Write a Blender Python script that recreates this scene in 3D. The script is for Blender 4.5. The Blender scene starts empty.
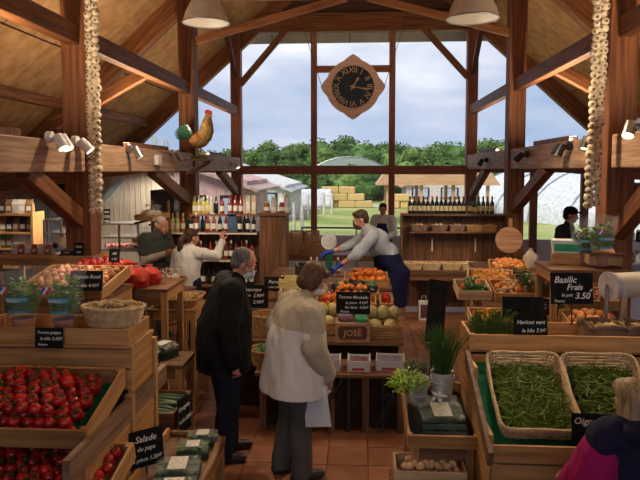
import bpy, bmesh, math, random
from mathutils import Vector, Matrix, Euler
random.seed(7)
R = math.radians
PI = math.pi
scene = bpy.context.scene
COL = scene.collection

# ------------------------------------------------------------------ camera, sky, sun, exposure
FPX, CY, CAMZ = 620.0, 210.0, 2.36
YAW, PIT = math.atan(41 / 620.0), -math.atan(40 / 620.0)
cam_data = bpy.data.cameras.new('camera')
cam = bpy.data.objects.new('camera', cam_data)
COL.objects.link(cam)
cam.location = (0, 0, CAMZ)
cam.rotation_euler = (PI / 2 + PIT, 0, YAW)
cam_data.sensor_width = 36
cam_data.lens = 36 * FPX / 640
cam_data.shift_y = -(240 - CY) / 640
cam_data.clip_end = 500
scene.camera = cam
scene.view_settings.view_transform = 'Standard'
scene.view_settings.look = 'None'
scene.view_settings.gamma = 1
scene.view_settings.use_curve_mapping = False
scene.view_settings.exposure = 0.0

world = bpy.data.worlds.new('cloudy_sky')
scene.world = world
world.use_nodes = True
wn, wl = world.node_tree.nodes, world.node_tree.links
wn.clear()
w_out = wn.new('ShaderNodeOutputWorld')
w_bg = wn.new('ShaderNodeBackground')
w_tc = wn.new('ShaderNodeTexCoord')
w_map = wn.new('ShaderNodeMapping')
w_map.inputs['Scale'].default_value = (1.0, 1.0, 3.2)
w_map.inputs['Location'].default_value = (3.7, 0.4, 0.9)
w_n = wn.new('ShaderNodeTexNoise')
w_n.inputs['Scale'].default_value = 2.3
w_n.inputs['Detail'].default_value = 7
w_n.inputs['Roughness'].default_value = 0.52
w_ramp = wn.new('ShaderNodeValToRGB')
w_ramp.color_ramp.elements[0].position = 0.36
w_ramp.color_ramp.elements[0].color = (0.33, 0.45, 0.66, 1)
w_ramp.color_ramp.elements[1].position = 0.64
w_ramp.color_ramp.elements[1].color = (0.86, 0.89, 0.94, 1)
e = w_ramp.color_ramp.elements.new(0.5)
e.color = (0.50, 0.58, 0.75, 1)
wl.new(w_tc.outputs['Generated'], w_map.inputs['Vector'])
wl.new(w_map.outputs['Vector'], w_n.inputs['Vector'])
wl.new(w_n.outputs['Fac'], w_ramp.inputs['Fac'])
wl.new(w_ramp.outputs['Color'], w_bg.inputs['Color'])
w_bg.inputs['Strength'].default_value = 1.3
wl.new(w_bg.outputs['Background'], w_out.inputs['Surface'])

sun_data = bpy.data.lights.new('sun', 'SUN')
sun_data.energy = 5.0
sun_data.angle = R(25)
sun_data.color = (1.0, 0.95, 0.86)
sun = bpy.data.objects.new('sun', sun_data)
sun.rotation_euler = (R(42), 0, R(-35))
COL.objects.link(sun)

# ------------------------------------------------------------------ pixel helpers (photo pixel + real depth -> world point)
_fw = Vector((-math.sin(YAW) * math.cos(PIT), math.cos(YAW) * math.cos(PIT), math.sin(PIT)))
_rt = Vector((math.cos(YAW), math.sin(YAW), 0))
_up = _rt.cross(_fw)
def at(px, py, Y):
    r = _fw + _rt * ((px - 320) / FPX) + _up * ((CY - py) / FPX)
    return Vector((0, 0, CAMZ)) + r * (Y / r.y)

# ------------------------------------------------------------------ materials
MATS = {}
def _base(name):
    m = bpy.data.materials.new(name)
    m.use_nodes = True
    nt = m.node_tree
    b = nt.nodes['Principled BSDF']
    return m, nt, b
def mat(name, col, rough=0.6, metal=0.0, var=0.25, scale=8.0, bump=0.0, stretch=(1, 1, 1), alpha=1.0, trans=0.0,
        sss=0.0, emit=None, coat=0.0, detail=4, col2=None, objrand=0.0):
    if name in MATS: return MATS[name]
    m, nt, b = _base(name)
    N, L = nt.nodes, nt.links
    tc = N.new('ShaderNodeTexCoord'); mp = N.new('ShaderNodeMapping')
    mp.inputs['Scale'].default_value = stretch
    L.new(tc.outputs['Object'], mp.inputs['Vector'])
    nz = N.new('ShaderNodeTexNoise'); nz.inputs['Scale'].default_value = scale; nz.inputs['Detail'].default_value = detail
    L.new(mp.outputs['Vector'], nz.inputs['Vector'])
    oi = N.new('ShaderNodeObjectInfo')
    vm = N.new('ShaderNodeVectorMath'); vm.operation = 'ADD'
    cb = N.new('ShaderNodeCombineXYZ'); mul = N.new('ShaderNodeMath'); mul.operation = 'MULTIPLY'; mul.inputs[1].default_value = 37.0
    L.new(oi.outputs['Random'], mul.inputs[0]); L.new(mul.outputs[0], cb.inputs[0]); L.new(mul.outputs[0], cb.inputs[2])
    L.new(mp.outputs['Vector'], vm.inputs[0]); L.new(cb.outputs[0], vm.inputs[1]); L.new(vm.outputs[0], nz.inputs['Vector'])
    rp = N.new('ShaderNodeValToRGB')
    c = Vector(col)
    if col2 is None:
        lo, hi = c * (1 - var), c * (1 + var)
    else:
        lo, hi = c, Vector(col2)
    rp.color_ramp.elements[0].position = 0.32; rp.color_ramp.elements[1].position = 0.68
    rp.color_ramp.elements[0].color = (*[max(0, v) for v in lo], 1); rp.color_ramp.elements[1].color = (*[min(1, v) for v in hi], 1)
    L.new(nz.outputs['Fac'], rp.inputs['Fac'])
    out = rp.outputs['Color']
    if objrand > 0:
        hs = N.new('ShaderNodeHueSaturation')
        mr = N.new('ShaderNodeMapRange'); mr.inputs['To Min'].default_value = 1 - objrand; mr.inputs['To Max'].default_value = 1 + objrand
        L.new(oi.outputs['Random'], mr.inputs['Value']); L.new(mr.outputs[0], hs.inputs['Value']); L.new(out, hs.inputs['Color'])
        out = hs.outputs['Color']
    L.new(out, b.inputs['Base Color'])
    b.inputs['Roughness'].default_value = rough
    b.inputs['Metallic'].default_value = metal
    b.inputs['Alpha'].default_value = alpha
    b.inputs['Transmission Weight'].default_value = trans
    b.inputs['Coat Weight'].default_value = coat
    b.inputs['Specular IOR Level'].default_value = 0.12 if rough >= 0.68 else (0.3 if rough > 0.45 else 0.5)
    if sss:
        b.inputs['Subsurface Weight'].default_value = sss; b.inputs['Subsurface Radius'].default_value = (0.02, 0.008, 0.004)
    if emit:
        b.inputs['Emission Color'].default_value = (*emit[:3], 1); b.inputs['Emission Strength'].default_value = emit[3]
    if bump:
        bp = N.new('ShaderNodeBump'); bp.inputs['Strength'].default_value = bump; bp.inputs['Distance'].default_value = 0.01
        L.new(nz.outputs['Fac'], bp.inputs['Height']); L.new(bp.outputs['Normal'], b.inputs['Normal'])
    MATS[name] = m
    return m
def wood(name, c1, c2, rough=0.55, scale=3.0, axis='z', objrand=0.12, bump=0.25):
    st = {'x': (0.6, 9, 9), 'y': (9, 0.6, 9), 'z': (9, 9, 0.6)}[axis]
    return mat(name, c1, rough, scale=scale, stretch=st, col2=c2, bump=bump, detail=6, objrand=objrand)
def plastic(name, alpha=0.25, tint=(0.9, 0.93, 0.95)):
    if name in MATS: return MATS[name]
    m = bpy.data.materials.new(name); m.use_nodes = True
    N, L = m.node_tree.nodes, m.node_tree.links
    N.clear()
    o = N.new('ShaderNodeOutputMaterial'); mx = N.new('ShaderNodeMixShader'); tr = N.new('ShaderNodeBsdfTransparent'); gl = N.new('ShaderNodeBsdfPrincipled')
    gl.inputs['Base Color'].default_value = (*tint, 1); gl.inputs['Roughness'].default_value = 0.12
    tc = N.new('ShaderNodeTexCoord'); nz = N.new('ShaderNodeTexNoise'); nz.inputs['Scale'].default_value = 14; bp = N.new('ShaderNodeBump')
    bp.inputs['Strength'].default_value = 0.7; bp.inputs['Distance'].default_value = 0.02
    L.new(tc.outputs['Object'], nz.inputs['Vector']); L.new(nz.outputs['Fac'], bp.inputs['Height']); L.new(bp.outputs['Normal'], gl.inputs['Normal'])
    mx.inputs['Fac'].default_value = alpha
    L.new(tr.outputs[0], mx.inputs[1]); L.new(gl.outputs[0], mx.inputs[2]); L.new(mx.outputs[0], o.inputs['Surface'])
    MATS[name] = m
    return m

W_POST = wood('timber_dark_brown', (0.095, 0.032, 0.010), (0.26, 0.093, 0.030), axis='z', objrand=0.1)
W_POSTX = wood('timber_dark_brown_x', (0.075, 0.028, 0.011), (0.19, 0.075, 0.028), axis='x', objrand=0.1)
W_POSTY = wood('timber_dark_brown_y', (0.07, 0.026, 0.011), (0.17, 0.068, 0.027), axis='y', objrand=0.1)
W_PLATE = wood('timber_weathered_plate', (0.16, 0.085, 0.045), (0.36, 0.215, 0.13), axis='y', objrand=0.05)
W_FRAME = wood('window_frame_redwood', (0.24, 0.085, 0.048), (0.42, 0.17, 0.095), axis='z', objrand=0.05)
W_FRAMEX = wood('window_frame_redwood_x', (0.17, 0.06, 0.028), (0.33, 0.125, 0.06), axis='x', objrand=0.05)
W_CEIL = mat('ceiling_fibreboard', (0.27, 0.140, 0.058), 0.8, scale=5, col2=(0.43, 0.245, 0.11), bump=0.2, detail=8, objrand=0.10)
W_DECK = mat('roof_deck_dark', (0.03, 0.018, 0.01), 0.9)
PINE = wood('pine_crate_wood', (0.32, 0.15, 0.052), (0.55, 0.30, 0.118), axis='x', objrand=0.15)
PINEY = wood('pine_crate_wood_y', (0.31, 0.145, 0.05), (0.53, 0.29, 0.115), axis='y', objrand=0.15)
PINEZ = wood('pine_crate_wood_z', (0.30, 0.14, 0.048), (0.51, 0.28, 0.11), axis='z', objrand=0.15)
PALE = wood('pale_poplar_wood', (0.46, 0.30, 0.17), (0.66, 0.48, 0.30), axis='x', objrand=0.1)
W_DARKX = wood('dark_stained_board', (0.085, 0.036, 0.017), (0.21, 0.095, 0.045), axis='z', objrand=0.2)
W_SHELF = wood('stained_shelf_wood', (0.10, 0.045, 0.02), (0.22, 0.105, 0.05), axis='x', objrand=0.12)
SLATE = mat('black_slate', (0.009, 0.010, 0.011), 0.75, var=0.5, scale=20, bump=0.05)
CHALK = mat('white_chalk', (0.75, 0.75, 0.72), 0.9, var=0.05)
BLACK = mat('black_plastic', (0.012, 0.012, 0.013), 0.4)
STEEL = mat('brushed_steel', (0.45, 0.46, 0.47), 0.35, metal=1.0, var=0.1)
ZINC = mat('galvanised_zinc', (0.55, 0.55, 0.52), 0.45, metal=0.35, var=0.3, scale=14)
WHITE = mat('white_paint', (0.72, 0.71, 0.68), 0.5, var=0.05)
WICKER = mat('wicker_willow', (0.28, 0.14, 0.05), 0.65, scale=30, col2=(0.50, 0.30, 0.13), objrand=0.1)
WICKER_PALE = mat('wicker_pale', (0.45, 0.30, 0.15), 0.65, scale=30, col2=(0.68, 0.50, 0.29), objrand=0.08)
GREENFELT = mat('green_felt_liner', (0.012, 0.13, 0.055), 0.8)
CLEAR = plastic('clear_wrap', 0.10)
FILM = plastic('clear_film_thin', 0.16)
GLASS = plastic('window_glass', 0.07, (0.95, 0.97, 1.0))

# ------------------------------------------------------------------ mesh helpers
def rot_to(d, up=Vector((0, 0, 1))):
    d = Vector(d).normalized()
    if abs(d.dot(up)) > 0.999: up = Vector((0, 1, 0))
    x = up.cross(d).normalized(); y = d.cross(x).normalized()   # local x: side, y: up, z: along
    m = Matrix((x, y, d)).transposed()
    return m
class MB:
    def __init__(s): s.v = []; s.f = []
    def add(s, vs, fs):
        o = len(s.v); s.v += [tuple(v) for v in vs]; s.f += [tuple(i + o for i in f) for f in fs]; return s
    def box(s, c, sz, M=None):
        c = Vector(c); h = [q / 2 for q in sz]
        vs = [Vector((x * h[0], y * h[1], z * h[2])) for x in (-1, 1) for y in (-1, 1) for z in (-1, 1)]
        if M is not None: vs = [M @ v for v in vs]
        return s.add([c + v for v in vs], [(0, 1, 3, 2), (4, 6, 7, 5), (0, 4, 5, 1), (2, 3, 7, 6), (0, 2, 6, 4), (1, 5, 7, 3)])
    def bx(s, x0, x1, y0, y1, z0, z1): return s.box(((x0 + x1) / 2, (y0 + y1) / 2, (z0 + z1) / 2), (x1 - x0, y1 - y0, z1 - z0))
    def beam(s, p0, p1, w, h):
        p0, p1 = Vector(p0), Vector(p1); d = p1 - p0
        return s.box((p0 + p1) / 2, (w, h, d.length), rot_to(d))
    def cyl(s, p0, p1, r0, r1=None, n=12, cap=True):
        r1 = r0 if r1 is None else r1
        p0, p1 = Vector(p0), Vector(p1); M = rot_to(p1 - p0)
        vs = []
        for p, r in ((p0, r0), (p1, r1)):
            vs += [p + M @ Vector((r * math.cos(2 * PI * i / n), r * math.sin(2 * PI * i / n), 0)) for i in range(n)]
        fs = [(i, (i + 1) % n, n + (i + 1) % n, n + i) for i in range(n)]
        if cap: fs += [tuple(range(n))[::-1], tuple(range(n, 2 * n))]
        return s.add(vs, fs)
    def tube(s, pts, r, n=6, closed=False):
        pts = [Vector(p) for p in pts]; k = len(pts); vs = []
        rr = r if isinstance(r, (list, tuple)) else [r] * k
        for i, p in enumerate(pts):
            a = pts[(i - 1) % k] if (closed or i > 0) else p
            b = pts[(i + 1) % k] if (closed or i < k - 1) else p
            M = rot_to((b - a) if (b - a).length > 1e-9 else Vector((0, 0, 1)))
            vs += [p + M @ Vector((rr[i] * math.cos(2 * PI * j / n), rr[i] * math.sin(2 * PI * j / n), 0)) for j in range(n)]
        fs = []
        for i in range(k if closed else k - 1):
            a, b = i * n, ((i + 1) % k) * n
            fs += [(a + j, a + (j + 1) % n, b + (j + 1) % n, b + j) for j in range(n)]
        if not closed: fs += [tuple(range(n))[::-1], tuple(range((k - 1) * n, k * n))]
        return s.add(vs, fs)
    def lathe(s, prof, n=16, c=(0, 0, 0), M=None, sx=1.0, sy=1.0):
        c = Vector(c); vs = []; k = len(prof)
        for r, z in prof:
            for i in range(n):
                v = Vector((sx * r * math.cos(2 * PI * i / n), sy * r * math.sin(2 * PI * i / n), z))
                vs.append(c + (M @ v if M is not None else v))
        fs = [(i * n + j, i * n + (j + 1) % n, (i + 1) * n + (j + 1) % n, (i + 1) * n + j) for i in range(k - 1) for j in range(n)]
        if prof[0][0] > 1e-6: fs.append(tuple(range(n))[::-1])
        if prof[-1][0] > 1e-6: fs.append(tuple(range((k - 1) * n, k * n)))
        return s.add(vs, fs)
    def ell(s, c, r, n=12, m=8, M=None):
        prof = [(max(1e-7, math.sin(PI * i / m)), -math.cos(PI * i / m)) for i in range(m + 1)]
        c = Vector(c); vs = []
        for q, z in prof:
            for i in range(n):
                v = Vector((r[0] * q * math.cos(2 * PI * i / n), r[1] * q * math.sin(2 * PI * i / n), r[2] * z))
                vs.append(c + (M @ v if M is not None else v))
        fs = [(i * n + j, i * n + (j + 1) % n, (i + 1) * n + (j + 1) % n, (i + 1) * n + j) for i in range(m) for j in range(n)]
        return s.add(vs, fs)
    def loft(s, secs, n=20):   # closed skin over ellipse sections (centre, rx, ry)
        vs = []
        for c, rx, ry in secs: vs += [Vector(c) + Vector((rx * math.cos(2 * PI * i / n), ry * math.sin(2 * PI * i / n), 0)) for i in range(n)]
        k = len(secs)
        return s.add(vs, [(i * n + j, i * n + (j + 1) % n, (i + 1) * n + (j + 1) % n, (i + 1) * n + j) for i in range(k - 1) for j in range(n)] + [tuple(range(n))[::-1], tuple(range((k - 1) * n, k * n))])
    def prism(s, poly, y0, y1):   # polygon in x,z extruded along y
        k = len(poly)
        vs = [(x, y0, z) for x, z in poly] + [(x, y1, z) for x, z in poly]
        return s.add(vs, [tuple(range(k)), tuple(range(k, 2 * k))[::-1]] + [(i, k + i, k + (i + 1) % k, (i + 1) % k) for i in range(k)])
    def mesh(s, name, m, smooth=False, sharp=40):
        me = bpy.data.meshes.new(name); me.from_pydata(s.v, [], s.f); me.validate()
        b = bmesh.new(); b.from_mesh(me)
        bmesh.ops.remove_doubles(b, verts=b.verts, dist=1e-6); bmesh.ops.recalc_face_normals(b, faces=b.faces)
        b.to_mesh(me); b.free()
        if m: me.materials.append(m)
        if smooth:
            me.polygons.foreach_set('use_smooth', [True] * len(me.polygons)); me.set_sharp_from_angle(angle=R(sharp))
        return me
    def build(s, name, m, parent=None, loc=(0, 0, 0), smooth=False, bevel=0.0, rot=(0, 0, 0)):
        o = obj(name, s.mesh(name, m, smooth), parent, loc, rot)
        if bevel:
            b = o.modifiers.new('edge', 'BEVEL'); b.width = bevel; b.segments = 2; b.limit_method = 'ANGLE'
        return o
def obj(name, me, parent=None, loc=(0, 0, 0), rot=(0, 0, 0), scale=None):
    o = bpy.data.objects.new(name, me); COL.objects.link(o)
    o.location = loc; o.rotation_euler = rot
    if scale is not None: o.scale = (scale,) * 3 if isinstance(scale, (int, float)) else scale
    if parent: o.parent = parent
    return o
def tag(o, label, cat=None, group=None, kind=None):
    o['label'] = label
    if cat: o['category'] = cat
    if group: o['group'] = group
    if kind: o['kind'] = kind
    return o
def thing(name, label, cat, loc=(0, 0, 0), rotz=0.0, group=None, rot=None):
    o = bpy.data.objects.new(name, None); COL.objects.link(o)
    o.empty_display_size = 0.1
    o.location = loc; o.rotation_euler = rot if rot else (0, 0, rotz)
    return tag(o, label, cat, group)
def struct(o, label=None):
    o['kind'] = 'structure'
    if label: o['label'] = label
    return o
def copy_tree(o, parent=None):
    c = o.copy(); COL.objects.link(c); c.parent = parent
    for ch in [q for q in o.children]: copy_tree(ch, c)
    return c
TXT = {}
def lettering(parent, text, size, x, z, y=-0.006, m=None, shear=0.25, align='CENTER', name='lettering', depth=0.0005):
    m = m or CHALK
    key = (text, shear, align, m.name)
    if key not in TXT:
        cu = bpy.data.curves.new(name, 'FONT'); cu.body = text; cu.size = 1.0; cu.shear = shear; cu.align_x = align; cu.extrude = 0.01
        cu.resolution_u = 2; cu.offset = 0.012
        cu.materials.append(m)
        o = bpy.data.objects.new('tmp_text', cu); COL.objects.link(o)
        me = bpy.data.meshes.new_from_object(o.evaluated_get(bpy.context.evaluated_depsgraph_get()))
        bpy.data.objects.remove(o)
        TXT[key] = me
    return obj(name, TXT[key], parent, (x, y, z), (PI / 2, 0, 0), size)
# ------------------------------------------------------------------ the building
XL, XR, XM = -2.9, 2.5, 0.13
YN, YM, YW = 6.3, 10.35, 14.4
def roof_z(x, off=0.0):
    return (5.09 + 0.9 * (x + 2.9) if x < XM else 5.36 - 0.905 * (x - 2.84)) + off

# floor slab with terracotta tiles laid on it
def floor_mat():
    m, nt, b = _base('terracotta_floor')
    N, L = nt.nodes, nt.links
    tc = N.new('ShaderNodeTexCoord'); br = N.new('ShaderNodeTexBrick'); br.offset = 0.0
    br.inputs['Color1'].default_value = (0.21, 0.085, 0.042, 1); br.inputs['Color2'].default_value = (0.27, 0.115, 0.06, 1)
    br.inputs['Mortar'].default_value = (0.09, 0.05, 0.035, 1); br.inputs['Scale'].default_value = 1.0
    br.inputs['Brick Width'].default_value = 0.33; br.inputs['Row Height'].default_value = 0.33; br.inputs['Mortar Size'].default_value = 0.008
    L.new(tc.outputs['Object'], br.inputs['Vector']); L.new(br.outputs['Color'], b.inputs['Base Color'])
    b.inputs['Roughness'].default_value = 0.45
    return m
floor = struct(MB().bx(-6.6, 6.8, -7, 14.6, -0.12, -0.012).build('floor', floor_mat()), 'terracotta tiled shop floor')
TILE = mat('terracotta_tile', (0.20, 0.078, 0.038), 0.38, scale=6, col2=(0.30, 0.125, 0.065), objrand=0.18, detail=6)
tile_me = MB().box((0, 0, -0.005), (0.322, 0.322, 0.016)).mesh('tile', TILE)
for i in range(10):
    for j in range(19):
        obj('tile', tile_me, floor, (-1.75 + 0.33 * i, 4.0 + 0.33 * j, random.uniform(-0.0015, 0.0015)))

# roof: two sloping ceilings of fibreboard panels under a dark deck
def slope_pt(side, t, y, off):
    xe = -6.6 if side < 0 else 6.9
    x = XM + (xe - XM) * t
    z0 = roof_z(XM - 0.001 if side < 0 else XM + 0.001); z1 = roof_z(xe)
    return Vector((x, y, z0 + (z1 - z0) * t + off))
for side, nm in ((-1, 'ceiling_left'), (1, 'ceiling_right')):
    a, b = slope_pt(side, 0, -7, 0.40), slope_pt(side, 1, -7, 0.40)
    mb = MB()
    vs = [Vector((p.x, y, p.z + dz)) for y in (-7, 15.2) for p in (a, b) for dz in (0, 0.06)]
    mb.add(vs, [(0, 1, 3, 2), (4, 6, 7, 5), (0, 4, 5, 1), (2, 3, 7, 6), (0, 2, 6, 4), (1, 5, 7, 3)])
    ce = struct(mb.build(nm, W_DECK), 'sloping ' + ('left' if side < 0 else 'right') + ' roof lined with brown fibreboard panels')
    p0, p1 = slope_pt(side, 0.0, 0, 0.365), slope_pt(side, 1 / 3 - 0.003, 0, 0.365)
    d = p1 - p0; ang = math.atan2(d.z, d.x)
    M = Matrix.Rotation(-ang, 3, 'Y')
    pm = MB().box((0, 0, 0), (d.length, 1.188, 0.018), M).mesh('panel', W_CEIL)
    for k in range(3):
        c0, c1 = slope_pt(side, k / 3, 0, 0.365), slope_pt(side, (k + 1) / 3, 0, 0.365)
        c = (c0 + c1) / 2
        for j in range(18):
            obj('panel', pm, ce, (c.x, -6.4 + 1.2 * j, c.z + random.uniform(-0.003, 0.003)))

def timber(name, label, p0, p1, w, h, m=None, bevel=0.012):
    p0, p1 = Vector(p0), Vector(p1)
    d = p1 - p0
    c = (p0 + p1) / 2
    if m is None: m = W_POST
    M = rot_to(d)
    o = obj(name, MB().box((0, 0, 0), (w, h, d.length)).mesh(name, m), None, c)
    o.rotation_euler = M.to_euler()
    b = o.modifiers.new('edge', 'BEVEL'); b.width = bevel; b.segments = 2
    o['kind'] = 'structure'; o['label'] = label
    return o
# arcade posts
for X, sd in ((XL, 'left'), (XR, 'right')):
    for Y, nm in ((2.25, 'first'), (YN, 'nearest'), (YM, 'middle')):
        timber('timber_post', f'thick brown timber post, {nm} of the {sd} row', (X, Y, 0), (X, Y, roof_z(X) + 0.1), 0.27, 0.27)
    timber('timber_post', f'brown timber post at the {sd} edge of the big window', (X, YW, 0), (X, YW, 5.55), 0.24, 0.24, W_FRAME)
    # arcade plates in three lengths, upper rails
    zb, zt = (2.34, 2.64) if X < 0 else (2.38, 2.70)
    for i, (y0, y1) in enumerate(((2.4, YN - 0.14), (YN + 0.14, YM - 0.14), (YM + 0.14, YW - 0.12))):
        wd = ('nearest', 'middle', 'farthest')[i]
        timber('timber_plate', f'{wd} weathered horizontal beam between the {sd} posts', (X, y0, (zb + zt) / 2), (X, y1, (zb + zt) / 2), 0.2, zt - zb, wood('timber_weathered_along', (0.24, 0.13, 0.07), (0.52, 0.325, 0.20), axis='z', objrand=0.06))
        timber('timber_rail', f'{wd} slim dark upper rail between the {sd} posts', (X, y0, 3.72), (X, y1, 3.72), 0.13, 0.2)
        timber('timber_brace', f'{wd} diagonal knee brace under the {sd} beam', (X, y1 + 0.1, zb - (0.52 if X < 0 else 0.66)), (X, y1 - (1.0 if i == 0 else 1.75), zb + 0.02), 0.13, 0.17)
    # braces from the window posts towards the viewer
    timber('timber_brace', f'slim upper brace on the {sd} window post', (X, YW - 0.1, 4.55), (X, YW - 1.5, 5.7), 0.1, 0.14)
# principal rafters
for Y, nm in ((2.25, 'first'), (YN, 'second'), (YM, 'third'), (YW, 'gable')):
    for side, sd in ((-1, 'left'), (1, 'right')):
        a, b = slope_pt(side, 0.0, Y, 0.16), slope_pt(side, 0.99, Y, 0.16)
        timber('timber_rafter', f'{nm} principal rafter of the {sd} roof slope', a, b, 0.2, 0.34 if Y != YW else 0.36)
# purlins along the roof
for side, sd, ts in ((-1, 'left', (0.30, 0.765)), (1, 'right', (0.34, 0.765))):
    for t, nm in zip(ts, ('upper', 'lower')):
        a, b = slope_pt(side, t, -6.8, 0.27), slope_pt(side, t, 14.3, 0.27)
        timber('timber_purlin', f'{nm} purlin running along the {sd} roof slope', a, b, 0.14, 0.16)
# eave plates and posts of the aisles
for X, sd in ((-6.3, 'left'), (6.5, 'right')):
    timber('timber_plate', f'low eave beam over the {sd} aisle', (X, -6.8, 2.02), (X, 14.3, 2.02), 0.18, 0.2)
    for Y in (2.25, YN, YM):
        timber('timber_post', f'outer post of the {sd} aisle at Y', (X, Y, 0), (X, Y, 1.95), 0.2, 0.2)['label'] = f'slim outer post of the {sd} aisle, ' + {2.25: 'first', YN: 'second', YM: 'third'}[Y] + ' in line'
# middle truss: tie with raking struts, aisle struts
timber('timber_tie', 'horizontal tie beam of the middle roof truss', (XL, YM, 5.26), (XR, YM, 5.26), 0.16, 0.2)
timber('timber_strut', 'raking strut under the middle tie, sloping left', (-2.75, YM - 0.05, 4.5), (-0.25, YM - 0.05, 5.16), 0.1, 0.12)
timber('timber_strut', 'raking strut under the middle tie, sloping right', (2.4, YM - 0.05, 4.55), (0.1, YM - 0.05, 5.16), 0.1, 0.12)
timber('timber_strut', 'short aisle strut behind the garlic post', (-2.95, 8.5, 3.72), (-4.3, 8.5, 3.0), 0.12, 0.16)
timber('timber_strut', 'short aisle strut behind the right garlic post', (2.55, 8.5, 3.72), (3.95, 8.5, 2.95), 0.12, 0.16)
timber('timber_tie', 'aisle tie from left garlic post to eave', (XL, YN, 2.5), (-6.3, YN, 2.05), 0.14, 0.2)
timber('timber_tie', 'aisle tie from right garlic post to eave', (XR, YN, 2.5), (6.5, YN, 2.05), 0.14, 0.2)
timber('timber_tie', 'aisle tie from middle left post to eave', (XL, YM, 2.5), (-6.3, YM, 2.1), 0.14, 0.2)
timber('timber_tie', 'aisle tie from middle right post to eave', (XR, YM, 2.5), (6.5, YM, 2.1), 0.14, 0.2)

# gable end: big window
mL, mR = at(314, 120, YW).x, at(392, 120, YW).x
zs0, zc0, zc1, zt0, zt1 = 0.84, 2.26, 2.46, 5.5, 5.92
ztr = at(352, 69, YW).z
timber('timber_tie', 'heavy dark tie beam above the big window', (-3.6, YW, (zt0 + zt1) / 2), (3.3, YW, (zt0 + zt1) / 2), 0.26, zt1 - zt0)
timber('timber_crossbar', 'long redwood crossbar across the big window', (XL, YW - 0.02, (zc0 + zc1) / 2), (XR, YW - 0.02, (zc0 + zc1) / 2), 0.2, zc1 - zc0, W_FRAME)
for x, nm in ((mL, 'left'), (mR, 'right')):
    timber('window_mullion', f'{nm} upright mullion of the big window', (x, YW, zs0), (x, YW, zt0), 0.14, 0.14, W_FRAME)
timber('window_transom', 'short transom behind the clock', (mL + 0.06, YW, ztr), (mR - 0.06, YW, ztr), 0.12, 0.15, W_FRAME)
timber('timber_brace', 'diagonal brace in the upper left of the big window', (XL + 0.1, YW - 0.05, 4.33), (-1.72, YW - 0.05, 5.56), 0.1, 0.14)
timber('timber_brace', 'diagonal brace in the upper right of the big window', (XR - 0.1, YW - 0.05, 4.45), (1.35, YW - 0.05, 5.6), 0.1, 0.14)
win = struct(MB().bx(XL + 0.12, XR - 0.12, YW - 0.05, YW + 0.12, zs0 - 0.07, zs0).build('window_1', WHITE), 'big gable window with redwood bars')
fr = W_FRAMEX
def pane(par, poly):
    MB().prism(poly, YW + 0.01, YW + 0.018).build('pane', GLASS, par)
xs = [XL + 0.12, mL - 0.07, mL + 0.07, mR - 0.07, mR + 0.07, XR - 0.12]
for k in range(3):
    a, b = xs[2 * k], xs[2 * k + 1]
    pane(win, [(a, zs0), (b, zs0), (b, zc0), (a, zc0)])
    if k == 1:
        pane(win, [(a, zc1), (b, zc1), (b, ztr - 0.07), (a, ztr - 0.07)]); pane(win, [(a, ztr + 0.07), (b, ztr + 0.07), (b, zt0), (a, zt0)])
    else: pane(win, [(a, zc1), (b, zc1), (b, zt0), (a, zt0)])
# aisle gable windows
wl_ = struct(MB().bx(-6.3, XL - 0.12, YW - 0.06, YW + 0.06, 2.3, 2.42).build('window_2', W_FRAMEX), 'gable window of the left aisle')
pane(wl_, [(-6.0, 2.42), (XL - 0.12, 2.42), (XL - 0.12, roof_z(XL - 0.12)), (-5.85, 2.44)])
pane(wl_, [(-6.2, zs0), (XL - 0.12, zs0), (XL - 0.12, 2.3), (-6.2, 2.3)])
wr_ = struct(MB().bx(XR + 0.12, 6.5, YW - 0.06, YW + 0.06, 2.3, 2.42).build('window_3', W_FRAMEX), 'gable window of the right aisle')
pane(wr_, [(XR + 0.12, 2.42), (6.0, 2.42), (XR + 0.12, roof_z(XR + 0.12))])
pane(wr_, [(XR + 0.12, zs0), (6.4, zs0), (6.4, 2.3), (XR + 0.12, 2.3)])
for x, nm in ((3.92, 'inner'), (5.05, 'outer')):
    timber('window_mullion', f'{nm} upright post of the right aisle window', (x, YW, 0), (x, YW, 2.3), 0.16, 0.14)
LOWW = mat('low_wall_render', (0.55, 0.53, 0.50), 0.8, var=0.08)
struct(MB().bx(-6.5, XR + 4.0, YW + 0.0, YW + 0.1, 0, zs0 - 0.07).build('wall_far', LOWW), 'low rendered wall below the big window')
gb = MB().prism([(-3.0, zt1), (2.9, zt1), (XM, roof_z(XM) + 0.2)], YW + 0.02, YW + 0.08)
struct(gb.build('wall_gable', wood('gable_board', (0.05, 0.022, 0.012), (0.12, 0.05, 0.025), axis='x')), 'dark boarded gable above the tie beam')
# cream fascia boards of the porch roof outside, seen at the top of the window
fas = struct(MB().bx(-4.2, 4.0, YW + 0.9, YW + 0.96, 5.45, 5.75).build('porch_fascia', mat('cream_fascia', (0.42, 0.39, 0.30), 0.7, var=0.15, scale=2)), 'cream fascia strip outside the window top')
for k in range(9):
    MB().bx(-4.1 + k * 0.95, -4.07 + k * 0.95, YW + 0.88, YW + 0.9, 5.45, 5.75).build('batten', W_SHELF, fas)
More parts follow.
